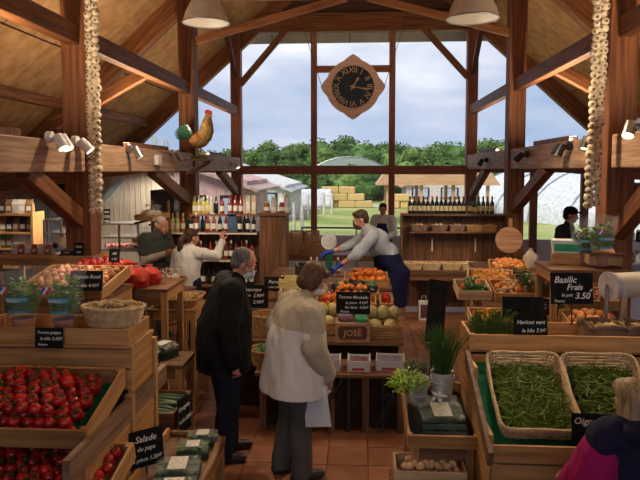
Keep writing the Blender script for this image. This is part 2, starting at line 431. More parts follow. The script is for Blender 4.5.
# side walls: left boarded wall, right parapet; back wall with wide doorway
struct(MB().bx(-6.55, -6.45, -7, 14.4, 0, 2.0).build('wall_left', wood('left_wall_board', (0.16, 0.10, 0.06), (0.28, 0.18, 0.11), axis='y')), 'boarded outer wall of the left aisle')
struct(MB().bx(6.65, 6.75, -7, 14.4, 0, 0.85).build('wall_right', LOWW), 'low parapet of the open right aisle')
bk = wood('back_wall_board', (0.20, 0.13, 0.08), (0.32, 0.21, 0.13), axis='z')
struct(MB().bx(-6.5, -3.0, -7.1, -7, 0, 2.1).bx(3.0, 6.7, -7.1, -7, 0, 2.1).build('wall_back', bk), 'boarded entrance wall behind the viewer')
# steel balustrade rail in front of the window
rail = thing('balustrade', 'steel balustrade rail in front of the big window', 'railing', (0, 13.6, 0))
MB().cyl((-1.3, 0, 1.09), (2.4, 0, 1.09), 0.022).build('handrail', mat('teal_steel', (0.16, 0.23, 0.24), 0.35, metal=0.7), rail, smooth=True)
for x in (-1.3, -0.1, 1.1, 2.3): MB().cyl((x, 0, 0), (x, 0, 1.09), 0.018).build('upright', STEEL, rail, smooth=True)
for x in (-0.7, 0.5, 1.7): MB().box((x, 0, 0.58), (1.1, 0.012, 0.9)).build('pane', GLASS, rail)

# ------------------------------------------------------------------ outside
GRASS = mat('field_grass', (0.15, 0.21, 0.045), 0.9, scale=0.35, col2=(0.36, 0.38, 0.15), detail=9)
struct(MB().bx(-150, 150, 14.7, 260, -0.3, -0.06).build('ground', GRASS), 'mown grass field outside the window')
struct(MB().bx(-9, 20, 14.7, 17.5, -0.1, -0.04).build('path', mat('pale_gravel', (0.42, 0.38, 0.32), 0.9, scale=20)), 'pale gravel path outside the window')
struct(MB().add([(-7.2, 17, -0.05), (-4.6, 17, -0.05), (-2.2, 42, -0.05), (-3.8, 42, -0.05)], [(0, 1, 2, 3)]).build('path', MATS['pale_gravel']), 'pale track crossing the grass')
struct(MB().add([(-4, 41, -0.048), (14, 39, -0.048), (16, 42, -0.048), (-4, 44, -0.048)], [(0, 1, 2, 3)]).build('path', MATS['pale_gravel']), 'pale strip of gravel before the straw bales')
# tree line: four crowns shared by the trees
LEAF = [mat('leaf_green_%s' % n, c1, 0.8, scale=0.5, col2=c2, objrand=0.25, detail=5) for n, c1, c2 in
        (('deep', (0.035, 0.085, 0.022), (0.095, 0.19, 0.05)), ('fresh', (0.065, 0.13, 0.03), (0.16, 0.26, 0.07)))]
BARK = mat('tree_bark', (0.06, 0.045, 0.03), 0.9)
def crown_mesh(seed, m):
    rnd = random.Random(seed); mb = MB(); blobs = []
    for k in range(9):
        a = rnd.uniform(0, 2 * PI); q = rnd.uniform(0, 2.2); z = rnd.uniform(3.2, 8.6)
        blobs.append((Vector((q * math.cos(a), q * math.sin(a), z)), rnd.uniform(1.5, 2.3) * (1.15 - abs(z - 5.4) / 9)))
    for c, r in blobs:
        mb.ell(c, (r * 0.82, r * 0.82, r * 0.72), 8, 6)
        for k in range(150):
            v = Vector((rnd.gauss(0, 1), rnd.gauss(0, 1), rnd.gauss(0, 1))).normalized()
            p = c + v * r * rnd.uniform(0.8, 1.08)
            s_ = rnd.uniform(0.16, 0.36); t1 = Vector((rnd.gauss(0, 1), rnd.gauss(0, 1), rnd.gauss(0, 1))).normalized(); t2 = v.cross(t1).normalized()
            mb.add([p - t1 * s_, p + t2 * s_ * 0.6, p + t1 * s_, p - t2 * s_ * 0.6 + v * 0.1], [(0, 1, 2, 3)])
    return mb.mesh('crown', m)
crowns = [crown_mesh(i, LEAF[i % 2]) for i in range(4)]
trunk_me = MB().cyl((0, 0, 0), (0, 0, 4.5), 0.28, 0.16, 8).mesh('trunk', BARK)
rnd = random.Random(3)
px_ = -60
ti = 0
while px_ < 700:
    row = ti % 3
    Y = (56, 64, 74)[row] + rnd.uniform(-2, 2)
    b = at(px_, 180, Y)
    # tree line height as in the photo: tops near y 140-150
    top = at(px_, (140 if 330 < px_ < 500 else 146) + rnd.uniform(-6, 7), Y).z
    s_ = top / 10.0
    t = thing('broadleaf_tree', 'leafy green tree in the tree line beyond the field', 'tree', (b.x, Y, -0.06), rnd.uniform(0, 6.28), 'trees beyond the field')
    t.scale = (s_ * rnd.uniform(1.1, 1.45),) * 2 + (s_,)
    obj('crown', crowns[ti % 4], t); obj('trunk', trunk_me, t)
    px_ += rnd.uniform(11, 17); ti += 1
# low hedge bushes under the trees
for k in range(26):
    p = at(150 + k * 18 + rnd.uniform(-5, 5), 195, 50)
    t = thing('hedge_bush', 'rounded green bush at the foot of the tree line', 'bush', (p.x, 50 + rnd.uniform(-1, 1), -1.4), rnd.uniform(0, 6), 'bushes at the field edge')
    t.scale = (0.55, 0.55, 0.42); obj('foliage', crowns[k % 4], t)
# straw bales
STRAW = mat('straw', (0.45, 0.30, 0.11), 0.9, scale=12, col2=(0.66, 0.47, 0.20), stretch=(1, 6, 6), bump=0.4, objrand=0.12)
bale_me = MB().box((0, 0, 0), (1.05, 0.6, 0.45)).mesh('straw_bale', STRAW)
for (x, y, z) in [(-3.9, 40, 0), (-2.8, 40, 0), (-1.7, 40.2, 0), (-0.6, 40, 0), (0.5, 40, 0), (-3.3, 40, .55), (-2.2, 40.1, .55), (-1.1, 40, .55), (0.0, 40, .55), (-1.7, 40, 1.1), (-0.6, 40.1, 1.1), (2.2, 39.5, 0), (3.3, 39.6, 0), (2.8, 39.5, .55)]:
    o = obj('straw_bale', bale_me, None, (x - 0.3, y, z * .82 + 0.17), (0, 0, random.uniform(-0.06, 0.06)))
    b = o.modifiers.new('edge', 'BEVEL'); b.width = 0.06; b.segments = 2
    tag(o, 'golden straw bale stacked at the far end of the field', 'straw bale', 'straw bales at the field end')
tarp = MB()
nx = 10
for j in range(5):
    for i in range(nx + 1):
        tarp.v.append((i * 0.2 - 1, -0.05 * math.sin(i * 1.3) - 0.06 * j - 0.02, 1.15 - 0.30 * j + 0.02 * math.sin(i * 2.1)))
for j in range(4):
    for i in range(nx): tarp.f.append((j * (nx + 1) + i, j * (nx + 1) + i + 1, (j + 1) * (nx + 1) + i + 1, (j + 1) * (nx + 1) + i))
to = tarp.build('tarpaulin', mat('pale_tarp', (0.55, 0.56, 0.60), 0.6), None, (-2.9, 39.55, 0), smooth=True)
sm = to.modifiers.new('thick', 'SOLIDIFY'); sm.thickness = 0.02
tag(to, 'pale tarpaulin hanging over the straw bales', 'tarpaulin')
# grey roofed barn on the left, polytunnels, pink sided shed, shelter on the right
def barn(name, label, cx, y, w, d, h, rise, mw, mr_, n_open=0, rz=0):
    t = thing(name, label, 'building', (cx, y, -0.06), rz)
    MB().prism([(-w / 2, 0), (w / 2, 0), (w / 2, h), (0, h + rise), (-w / 2, h)], -d / 2, d / 2).build('wall', mw, t)
    rf = MB()
    for s_ in (-1, 1):
        rf.add([(0, -d / 2 - .3, h + rise + .05), (0, d / 2 + .3, h + rise + .05), (s_ * (w / 2 + .4), d / 2 + .3, h - .25), (s_ * (w / 2 + .4), -d / 2 - .3, h - .25)], [(0, 1, 2, 3)])
    r_ = rf.build('roof', mr_, t); q = r_.modifiers.new('thick', 'SOLIDIFY'); q.thickness = 0.08
    for k in range(n_open):
        x = -w / 2 + (k + 0.5) * w / n_open
        wd = MB().box((x, -d / 2 - 0.03, h * 0.55), (w / n_open * 0.6, 0.06, h * 0.5)).build('window', BLACK, t)
        MB().box((x, -d / 2 - 0.07, h * 0.55), (w / n_open * 0.5, 0.03, h * 0.42)).build('pane', mat('far_glass', (0.35, 0.40, 0.46), 0.2), wd)
    return t
GREYROOF = mat('pale_grey_roof', (0.34, 0.34, 0.35), 0.7, scale=2)
p = at(262, 200, 33)
barn('open_barn', 'white walled barn with pale grey roof beyond the left bottles', p.x - 3.0, 33, 9.5, 8, 1.7, 1.5, mat('white_barn', (0.60, 0.58, 0.55), 0.8), GREYROOF, 5)
PINK = mat('pink_cladding', (0.50, 0.33, 0.30), 0.8, stretch=(14, 1, 1), scale=2, var=0.3)
p = at(225, 195, 20)
barn('pink_shed', 'pink clad shed just outside behind the bottle shelf', p.x - 1.9, 20, 6.0, 4, 2.1, 0.8, PINK, mat('shed_roof', (0.42, 0.30, 0.27), 0.7), 6)
def tunnel(label, cx, y, rw, h, ln, m, rz=0):
    t = thing('polytunnel', label, 'polytunnel', (cx, y, -0.06), rz)
    mb = MB(); n = 18
    for yy in (-ln / 2, ln / 2):
        for i in range(n + 1):
            a = PI * i / n; mb.v.append((rw * math.cos(a), yy, h * math.sin(a)))
    for i in range(n): mb.f.append((i, i + 1, n + 2 + i, n + 1 + i))
    mb.f.append(tuple(range(n + 1))); mb.f.append(tuple(range(n + 1, 2 * n + 2)))
    mb.build('cover', m, t, smooth=True)
    for k in range(7):
        yy = -ln / 2 + ln * k / 6
        MB().tube([(1.01 * rw * math.cos(PI * i / 14), yy, 1.01 * h * math.sin(PI * i / 14)) for i in range(15)], 0.04, 5).build('hoop', STEEL, t)
tunnel('grey green polytunnel rounding up before the distant trees', at(350, 180, 53.5).x, 53.5, 4.4, 3.5, 3, mat('tunnel_green', (0.26, 0.31, 0.27), 0.5))
tunnel('large white polytunnel outside the right aisle window', at(655, 180, 30).x, 30, 5.5, 2.7, 14, mat('tunnel_white', (0.50, 0.52, 0.54), 0.5), 0.5)
# wooden shelter
c0 = at(434, 205, 29)
sh = thing('garden_shelter', 'open timber shelter with tan pitched roof on the field', 'shelter', (c0.x, 29, -0.06))
TAN = wood('tan_shelter_wood', (0.40, 0.22, 0.11), (0.56, 0.34, 0.19), axis='x')
for x in (-2.2, -0.7, 0.7, 2.2):
    for y in (-1.2, 1.2): MB().box((x, y, 0.9), (0.14, 0.14, 1.8)).build('post', TAN, sh)
MB().prism([(-2.7, 1.75), (2.7, 1.75), (2.2, 2.45), (-2.2, 2.45)], -1.5, 1.5).build('roof', TAN, sh)
for x in (-1.5, 0, 1.5): MB().box((x, -1.2, 0.55), (1.2, 0.05, 0.08)).build('rail', TAN, sh)
p = at(445, 165, 46)
barn('farmhouse', 'distant farmhouse with reddish roof beyond the shelter', p.x, 46, 6, 5, 1.5, 1.2, mat('house_wall', (0.5, 0.45, 0.4), 0.8), mat('red_roof', (0.42, 0.20, 0.14), 0.8), 3)
# pale paddock fence
for k, (pxa, Y) in enumerate([(300, 30), (308, 31), (316, 32), (324, 33), (332, 34), (302, 22), (287, 21), (294, 24)]):
    q = at(pxa, 200, Y)
    f_ = MB().cyl((0, 0, 0), (0, 0, 1.15), 0.06, 0.06, 8).build('fence_post', mat('pale_post', (0.55, 0.53, 0.48), 0.8), None, (q.x, Y, -0.06))
    tag(f_, 'pale wooden paddock post standing in the grass', 'post', 'paddock posts on the field')
# parked car outside the right aisle
q = at(545, 205, 44)
car = thing('parked_car', 'white and blue parked van outside the right window', 'car', (q.x, 44, -0.06), 0.15)
MB().prism([(-1.9, .35), (1.9, .35), (1.9, .95), (1.2, 1.05), (.75, 1.65), (-1.8, 1.7), (-1.9, 1.0)], -.8, .8).build('body', mat('van_white', (0.6, 0.62, 0.66), 0.3, coat=0.5), car, bevel=0.06)
MB().prism([(1.05, 1.08), (.72, 1.55), (-1.6, 1.58), (-1.6, 1.08)], -.82, .82).build('window', mat('van_glass', (0.03, 0.04, 0.06), 0.1), car)
MB().bx(-1.5, 0.9, -.815, -.805, .55, .95).build('blue_panel', mat('van_blue', (0.04, 0.09, 0.35), 0.4), car)
for x in (-1.2, 1.2):
    for y in (-.72, .72): MB().cyl((x, y - .1, .34), (x, y + .1, .34), .34, n=16).build('wheel', BLACK, car, smooth=True)
# pylons far left
for pxp, sz in ((154, 9.5), (166, 8.5)):
    q = at(pxp, 170, 120)
    py = thing('power_pylon', 'thin lattice power pylon far behind the trees', 'pylon', (q.x, 120, 0), 0, 'far pylons')
    mb = MB()
    for sx in (-1, 1):
        for sy in (-1, 1): mb.beam((sx * 1.2, sy * 1.2, 0), (sx * .25, sy * .25, sz), .12, .12)
    for k in range(4): mb.beam((-1 + .2 * k, -1, 1 + k * 2), (1 - .2 * k, -1, 3 + k * 2), .09, .09)
    mb.build('tower', ZINC, py)
    for z in (sz - 2.0, sz - .6): MB().beam((-2, 0, z), (2, 0, z), .12, .12).build('crossarm', ZINC, py)
# ------------------------------------------------------------------ lamps
SHADE = mat('spun_aluminium_shade', (0.62, 0.58, 0.50), 0.35, metal=0.6, var=0.1)
SHADE_IN = mat('lamp_reflector', (0.85, 0.80, 0.68), 0.3, var=0.05)
BULB = mat('warm_bulb', (1, 0.85, 0.6), 0.4, emit=(1.0, 0.78, 0.48, 14))
def pendant(label, loc, energy):
    t = thing('pendant_lamp', label, 'lamp', loc)
    out = [(0.05, 0.42), (0.07, 0.40), (0.09, 0.33), (0.13, 0.28), (0.17, 0.20), (0.22, 0.10), (0.25, 0.0)]
    sh_ = MB().lathe(out + [(0.244, 0.0)] + [(r - 0.008, z - 0.006) for r, z in out[::-1][1:]], 28).build('lamp_shade', SHADE, t, smooth=True)
    MB().lathe([(0.243, 0.002), (0.238, 0.004), (0.213, 0.096), (0.163, 0.194)], 28).build('reflector', SHADE_IN, sh_, smooth=True)
    MB().tube([(0.249 * math.cos(a * PI / 16), 0.249 * math.sin(a * PI / 16), 0) for a in range(32)], 0.008, 6, True).build('rim', STEEL, sh_, smooth=True)
    MB().ell((0, 0, 0.16), (0.06, 0.06, 0.085)).build('bulb', BULB, t, smooth=True)
    MB().cyl((0, 0, 0.4), (0, 0, 0.52), 0.05, 0.035).build('socket', BLACK, t, smooth=True)
    MB().cyl((0, 0, 0.5), (0, 0, roof_z(loc[0]) + 0.2 - loc[2]), 0.008, n=6).build('cord', BLACK, t)
    ld = bpy.data.lights.new('lamp_light', 'SPOT'); ld.energy = energy; ld.color = (1.0, 0.80, 0.56); ld.spot_size = R(150); ld.spot_blend = 0.6; ld.shadow_soft_size = 0.12
    lo = bpy.data.objects.new('lamp_light', ld); COL.objects.link(lo); lo.parent = t; lo.location = (0, 0, 0.03)
    return t
pl = at(206, 23, 6.7); pr = at(473, 19, 6.2)
LAMP_W = 780
pendant('bell shaped pendant lamp hanging near the left garlic braid', pl, LAMP_W)
pendant('bell shaped pendant lamp hanging before the right window post', pr, LAMP_W)
pendant('added unseen pendant lamp over the aisle in front of the left stall', (-1.7, 2.6, 4.0), LAMP_W * 0.32)  # this and the next lamp are added out of view to brighten the foreground
pendant('added unseen pendant lamp over the aisle in front of the right stall', (1.3, 2.4, 4.0), LAMP_W * 0.30)
def spot(label, loc, aim, energy=10, m=None, two=False, side=1, col=(1.0, 0.82, 0.6)):
    t = thing('spotlight', label, 'spotlight', loc)
    m = m or WHITE
    MB().cyl((-side * 0.10, 0, 0), (-side * 0.05, 0, 0), 0.05, n=16).build('wall_plate', m, t, smooth=True)
    MB().tube([(-side * 0.05, 0, 0), (-side * 0.0, 0, -0.01), (0, 0, -0.03)], 0.014, 8).build('arm', m, t, smooth=True)
    d = Vector(aim).normalized()
    heads = ((0, 0.0), (0, 0.09)) if two else ((0, 0.0),)
    for k, (hx, hy) in enumerate(heads):
        c = Vector((0.02 * side, hy, -0.04))
        Mx = rot_to(d)
        h = MB().lathe([(0.025, -0.07), (0.04, -0.065), (0.05, 0.05), (0.052, 0.075), (0.046, 0.075), (0.042, 0.05)], 16, c, Mx).build('lamp_head', m, t, smooth=True)
        MB().cyl(c + d * 0.05, c + d * 0.055, 0.042, n=16).build('lens', BULB, h)
        if energy and k == 0:
            ld = bpy.data.lights.new('spot_light', 'SPOT'); ld.energy = energy; ld.color = col; ld.spot_size = R(75); ld.spot_blend = 0.7; ld.shadow_soft_size = 0.04
            lo = bpy.data.objects.new('spot_light', ld); COL.objects.link(lo); lo.parent = t; lo.location = c + d * 0.085
            lo.rotation_euler = (-d).to_track_quat('Z', 'Y').to_euler()
    return t
SP = 30
UPL = 78  # power of the added uplights on the beams
XF = XL + 0.21
def onplane(px, py, X):
    r = _fw + _rt * ((px - 320) / FPX) + _up * ((CY - py) / FPX)
    return Vector((0, 0, CAMZ)) + r * (X / r.x)
spot('white twin spotlight on the beam left of the garlic post', onplane(58, 137, XF), (0.6, -0.2, -1), SP * 1.4, WHITE, True)
spot('small round white spotlight beside the garlic post', onplane(83, 141, XF), (0.7, 0.1, -0.8), SP, WHITE)
spot('chrome spotlight in the middle of the left beam', onplane(136, 149, XF), (0.5, 0.0, -1), SP, STEEL)
spot('chrome spotlight under the rooster shelf', onplane(177, 153, XF), (0.35, 0.5, -0.8), SP * 2.5, STEEL)
spot('pale spotlight at the far end of the left beam', onplane(236, 163, XF), (0.5, -0.2, -1), SP * 0.5, WHITE)
XG = XR - 0.21
spot('dark spotlight at the far end of the right beam', onplane(482, 160, XG), (-0.6, 0, -1), SP, BLACK, side=-1)
spot('black spotlight beside the middle right post', onplane(521, 154, XG), (-0.75, 0.45, -0.8), SP * 3, BLACK, side=-1)
spot('dark twin spotlight halfway along the right beam', onplane(562, 146, XG), (-0.5, 0, -1), SP, BLACK, True, side=-1)
spot('black spotlight close to the right garlic braid', onplane(588, 139, XG), (-0.3, -0.3, -1), SP, BLACK, side=-1)
spot('silver spotlight at the right picture edge', onplane(632, 124, XG), (-0.4, -0.5, -1), SP * 1.3, STEEL, side=-1)
XK = XL - 0.21
for Y, nm in ((7.6, 'near'), (9.3, 'middle'), (11.6, 'far')):  # spots added out of sight behind the beam to lift the dark left aisle
    spot(f'{nm} added spotlight hidden behind the left beam lighting the deli counter', (XK, Y, 2.5), (-0.75, 0.35, -0.75), 240, WHITE, side=-1, col=(1.0, 0.9, 0.75))
# added uplights, unseen on top of the arcade beams, to brighten the ceiling
TUBE = mat('added_uplight_tube', (1, 0.9, 0.75), 0.4, emit=(1.0, 0.80, 0.55, 6))
for X, sd in ((XL, 'left'), (XR, 'right')):
    for Y, nm in ((4.3, 'near'), (8.3, 'middle'), (12.3, 'far')):
        zt = 2.64 if X < 0 else 2.70
        t = thing('added_uplight', f'added unseen strip uplight lying on the {nm} {sd} beam', 'light', (X, Y, zt))
        MB().bx(-0.05, 0.05, -0.75, 0.75, 0, 0.012).bx(-0.055, -0.045, -0.75, 0.75, 0, 0.065).bx(0.045, 0.055, -0.75, 0.75, 0, 0.065).build('housing', W_POST, t)
        MB().cyl((0, -0.7, 0.028), (0, 0.7, 0.028), 0.012, n=8).build('tube', TUBE, t, smooth=True)
        ld = bpy.data.lights.new('added_strip_light', 'AREA'); ld.shape = 'RECTANGLE'; ld.size = 0.08; ld.size_y = 1.4; ld.energy = UPL * (0.25 if nm == 'far' else 1.0); ld.color = (1.0, 0.80, 0.56)
        lo = bpy.data.objects.new('added_strip_light', ld); COL.objects.link(lo); lo.parent = t; lo.location = (0, 0, 0.06); lo.rotation_euler = (PI, 0, 0)
# white emergency light box
q = onplane(158, 160, XF - 0.08)
t = thing('emergency_light', 'square white emergency light box on the left beam', 'light box', q)
MB().box((0, 0, 0), (0.06, 0.16, 0.14)).build('housing', WHITE, t, bevel=0.01)
MB().box((0.033, 0, 0), (0.01, 0.11, 0.09)).build('cover', mat('grey_lens', (0.5, 0.52, 0.52), 0.3), t)

# ------------------------------------------------------------------ clock
cc = at(353, 87, 14.0); cr = 0.61
clk = thing('wall_clock', 'black dial clock in pale wooden star frame hanging in the window', 'clock', cc)
CW = wood('clock_frame_wood', (0.70, 0.42, 0.29), (0.88, 0.60, 0.45), axis='x')
poly = []
n = 96
for i in range(n):
    a = 2 * PI * i / n
    r = cr
    for k in range(4):
        da = abs((a - k * PI / 2 + PI) % (2 * PI) - PI)
        if da < 0.34: r = max(r, cr / math.cos(0.34) * math.cos(0.34) + (0.34 - da) * 0.33)
    poly.append((r * math.cos(a), r * math.sin(a)))
MB().prism(poly, -0.03, 0.05).build('frame', CW, clk)
MB().tube([((cr * 0.80) * math.cos(2 * PI * i / 48), -0.035, (cr * 0.80) * math.sin(2 * PI * i / 48)) for i in range(48)], 0.025, 8, True).build('rim', CW, clk, smooth=True)
MB().prism([(cr * 0.79 * math.cos(2 * PI * i / 48), cr * 0.79 * math.sin(2 * PI * i / 48)) for i in range(48)], -0.042, -0.03).build('dial', mat('clock_dial_black', (0.012, 0.012, 0.013), 0.4), clk)
GOLD = mat('clock_gold', (0.62, 0.40, 0.17), 0.4, var=0.1)
for i, s_ in enumerate(['XII', 'I', 'II', 'III', 'IV', 'V', 'VI', 'VII', 'VIII', 'IX', 'X', 'XI']):
    a = -2 * PI * i / 12
    o = lettering(clk, s_, 0.17, 0, 0, -0.044, GOLD, 0, 'CENTER', 'numeral')
    x, z = 0.315 * math.sin(-a), 0.315 * math.cos(a)
    o.location = (x, -0.044, z); o.rotation_euler = (PI / 2, -a, 0)
for i in range(60):
    a = 2 * PI * i / 60
    if i % 5 == 0: MB().box((0.45 * math.sin(a), -0.044, 0.45 * math.cos(a)), (0.012, 0.003, 0.03), Matrix.Rotation(a, 3, 'Y')).build('minute_mark', GOLD, clk)
def hand(ang, ln, w):
    a = R(ang); d = Vector((math.sin(a), 0, math.cos(a))); s_ = Vector((math.cos(a), 0, -math.sin(a))); o = Vector((0, -0.055, 0))
    mb = MB(); pts = [o - d * 0.08 - s_ * w * .6, o - d * 0.08 + s_ * w * .6, o + d * ln * 0.6 + s_ * w * 0.6, o + d * ln * 0.72 + s_ * w * 1.5, o + d * ln, o + d * ln * 0.72 - s_ * w * 1.5, o + d * ln * 0.6 - s_ * w * 0.6]
    k = len(pts); mb.add(pts + [p + Vector((0, 0.006, 0)) for p in pts], [tuple(range(k)), tuple(range(k, 2 * k))[::-1]] + [(i, (i + 1) % k, k + (i + 1) % k, k + i) for i in range(k)])
    return mb
hand(32, 0.26, 0.022).build('hour_hand', GOLD, clk); hand(100, 0.38, 0.018).build('minute_hand', GOLD, clk)
MB().cyl((0, -0.065, 0), (0, -0.05, 0), 0.04, n=16).build('hub', GOLD, clk, smooth=True)
for sx in (-1, 1):
    MB().cyl((sx * 0.70, 0.01, 0.02), (sx * 1.25, 0.15, 1.75), 0.007, n=5).build('hanging_wire', BLACK, clk)

# ------------------------------------------------------------------ garlic braids on the two near posts
GAR = mat('garlic_skin', (0.55, 0.42, 0.26), 0.6, scale=20, col2=(0.78, 0.68, 0.50), stretch=(4, 4, 0.5), objrand=0.12)
bulb_me = MB().lathe([(0.0001, -0.026), (0.018, -0.026), (0.03, -0.012), (0.033, 0.0), (0.026, 0.014), (0.012, 0.026), (0.007, 0.045), (0.0001, 0.048)], 10).mesh('garlic_bulb', GAR, True, 60)
root_me = MB().lathe([(0.0001, -0.031), (0.010, -0.030), (0.012, -0.025)], 8).mesh('root_end', mat('garlic_root', (0.24, 0.15, 0.085), 0.9))
def braid(label, px_top, px_bot, py_bot, Y, w):
    a = at(px_top, 0, Y); b = at(px_bot, py_bot, Y)
    a = a + (a - b).normalized() * 0.35
    t = thing('garlic_braid', label, 'garlic', b)
    d = a - b; n = int(d.length / 0.066)
    MB().tube([d * (i / 24) + Vector((0.012 * math.sin(i * 1.7), 0, 0)) for i in range(25)], 0.016, 6).build('plaited_stalk', mat('dry_stalk', (0.36, 0.25, 0.12), 0.8), t)
    for i in range(n):
        for k in ((-1, 1) if i % 3 else (-1, 0.15, 1)):
            p = d * ((i + 0.5 + 0.3 * (k > 0)) / n) + Vector((k * w + random.uniform(-.008, .008), -0.035 - 0.012 * random.random(), 0))
            ro = (R(-75) * -1 + random.uniform(-.5, .5) , R(random.uniform(-30, 30)) + k * 0.5, random.uniform(0, 6))
            s_ = random.uniform(0.85, 1.15)
            g = obj('garlic_bulb', bulb_me, t, p, (R(-82) + random.uniform(-.3, .3), 0, k * 0.35 + random.uniform(-.3, .3)), s_ * 1.22)
            if random.random() < 0.9: obj('root_end', root_me, g)
    return t
braid('long garlic braid hanging on the left timber post', 93, 98, 214, 6.12, 0.034)
braid('long garlic braid hanging on the right timber post', 600, 590, 208, 6.05, 0.034)

# ------------------------------------------------------------------ rooster statue on its bracket shelf
rb = at(199, 160, 9.6)
shf = thing('bracket_shelf', 'small wooden bracket shelf carrying the rooster', 'shelf', (rb.x, rb.y, rb.z))
MB().box((0, 0, 0), (0.42, 0.36, 0.03)).build('board', W_SHELF, shf)
for y in (-0.12, 0.12): MB().beam((-0.18, y, -0.22), (0.15, y, -0.02), 0.03, 0.04).build('bracket', W_SHELF, shf)
roo = thing('rooster_statue', 'painted rooster figure standing on the bracket shelf', 'statue', (rb.x, rb.y, rb.z + 0.015))
RO = mat('rooster_gold', (0.16, 0.09, 0.03), 0.6, scale=22, col2=(0.50, 0.30, 0.09), detail=8, bump=.6)
MB().lathe([(0.0001, 0), (0.13, 0), (0.13, 0.03), (0.10, 0.05), (0.0001, 0.05)], 16).build('plinth', mat('rooster_base', (0.08, 0.10, 0.03), 0.7), roo, smooth=True)
for x in (-0.03, 0.03): MB().tube([(x, 0, 0.04), (x, 0, 0.16), (x, 0, 0.24)], [0.012, 0.016, 0.03], 8).build('leg', mat('rooster_leg', (0.45, 0.28, 0.05), 0.5), roo, smooth=True)
mbr = MB()
mbr.ell((0.02, 0, 0.30), (0.17, 0.12, 0.13), M=Matrix.Rotation(R(-25), 3, 'Y'))
mbr.tube([(0.08, 0, 0.33), (0.13, 0, 0.45), (0.14, 0, 0.58), (0.15, 0, 0.66)], [0.125, 0.115, 0.085, 0.05], 12)
mbr.ell((0.155, 0, 0.675), (0.052, 0.042, 0.045))
ro_o = mbr.build('body', RO, roo, smooth=True)
MB().cyl((0.19, 0, 0.675), (0.245, 0, 0.66), 0.018, 0.002, 8).build('beak', mat('rooster_beak', (0.5, 0.33, 0.05), 0.4), roo, smooth=True)
RED = mat('rooster_red', (0.38, 0.015, 0.02), 0.5)
cmb = MB()
for k in range(5): cmb.ell((0.115 + 0.022 * k, 0, 0.725 + 0.012 * math.sin(k * 1.0)), (0.016, 0.008, 0.034), 8, 6)
cmb.build('comb', RED, roo, smooth=True)
MB().ell((0.195, 0, 0.63), (0.014, 0.012, 0.034), 8, 6).build('wattle', RED, roo, smooth=True)
TAILM = mat('rooster_tail_green', (0.008, 0.035, 0.022), 0.3, scale=9, col2=(0.03, 0.09, 0.05))
for k in range(9):
    a = R(100 + k * 11); ln = 0.34 - 0.012 * k
    pts = [(-0.08, (k - 4) * 0.012, 0.34)]
    for j in range(1, 6):
        f_ = j / 5
        pts.append((-0.08 + ln * f_ * math.cos(a) - 0.06 * f_ * f_, (k - 4) * (0.012 + 0.015 * f_), 0.34 + ln * f_ * math.sin(a) * (1 - 0.45 * f_ * f_)))
    MB().tube(pts, [0.02, 0.03, 0.032, 0.028, 0.02, 0.006], 6).build('tail_feather', TAILM, roo, smooth=True)
for sy in (-1, 1): MB().ell((-0.01, sy * 0.095, 0.31), (0.12, 0.02, 0.075), M=Matrix.Rotation(R(-20), 3, 'Y')).build('wing', mat('rooster_wing', (0.25, 0.06, 0.01), 0.5, scale=9, col2=(0.42, 0.2, 0.04)), roo, smooth=True)
# ------------------------------------------------------------------ generic market furniture
def TM(loc, rotz=0.0, tilt=0.0):
    return Matrix.Translation(Vector(loc)) @ Matrix.Rotation(rotz, 4, 'Z') @ Matrix.Rotation(tilt, 4, 'X')
def crate(label, loc, w, d, h, rotz=0.0, tilt=0.0, rows=1, t=0.014, m=None, my=None, liner=None, name='wooden_crate', cat='crate', group=None, hb=None):
    """open tray of planks; origin at the centre of its base; tilt > 0 raises the back"""
    m = m or PINE; my = my or PINEY
    o = thing(name, label, cat, loc, rot=(tilt, 0, rotz), group=group)
    hb = hb or h
    for r in range(rows):
        z0, z1 = h * r / rows + (0.004 if r else 0), h * (r + 1) / rows - 0.004
        MB().bx(-w / 2, w / 2, -d / 2, -d / 2 + t, z0, z1).build('plank', m, o, bevel=0.002)
        b0, b1 = hb * r / rows + (0.004 if r else 0), hb * (r + 1) / rows - 0.004
        MB().bx(-w / 2, w / 2, d / 2 - t, d / 2, b0, b1).build('plank', m, o)
        for sx in (-1, 1):
            x0, x1 = (-w / 2, -w / 2 + t) if sx < 0 else (w / 2 - t, w / 2)
            MB().bx(x0, x1, -d / 2 + t, d / 2 - t, z0, z1).build('plank', my, o)
    MB().bx(-w / 2 + t, w / 2 - t, -d / 2 + t, d / 2 - t, 0, 0.01).build('bottom_board', my, o)
    if liner:
        MB().bx(-w / 2 + t, w / 2 - t, -d / 2 + t, d / 2 - t, 0.0105, 0.016).build('liner', liner, o)
    for sx in (-1, 1):
        for sy in (-1, 1):
            MB().box((sx * (w / 2 - t - 0.011), sy * (d / 2 - t - 0.011), h / 2), (0.022, 0.022, h - 0.006)).build('corner_block', PINEZ, o)
    return o, TM(loc, rotz, tilt)
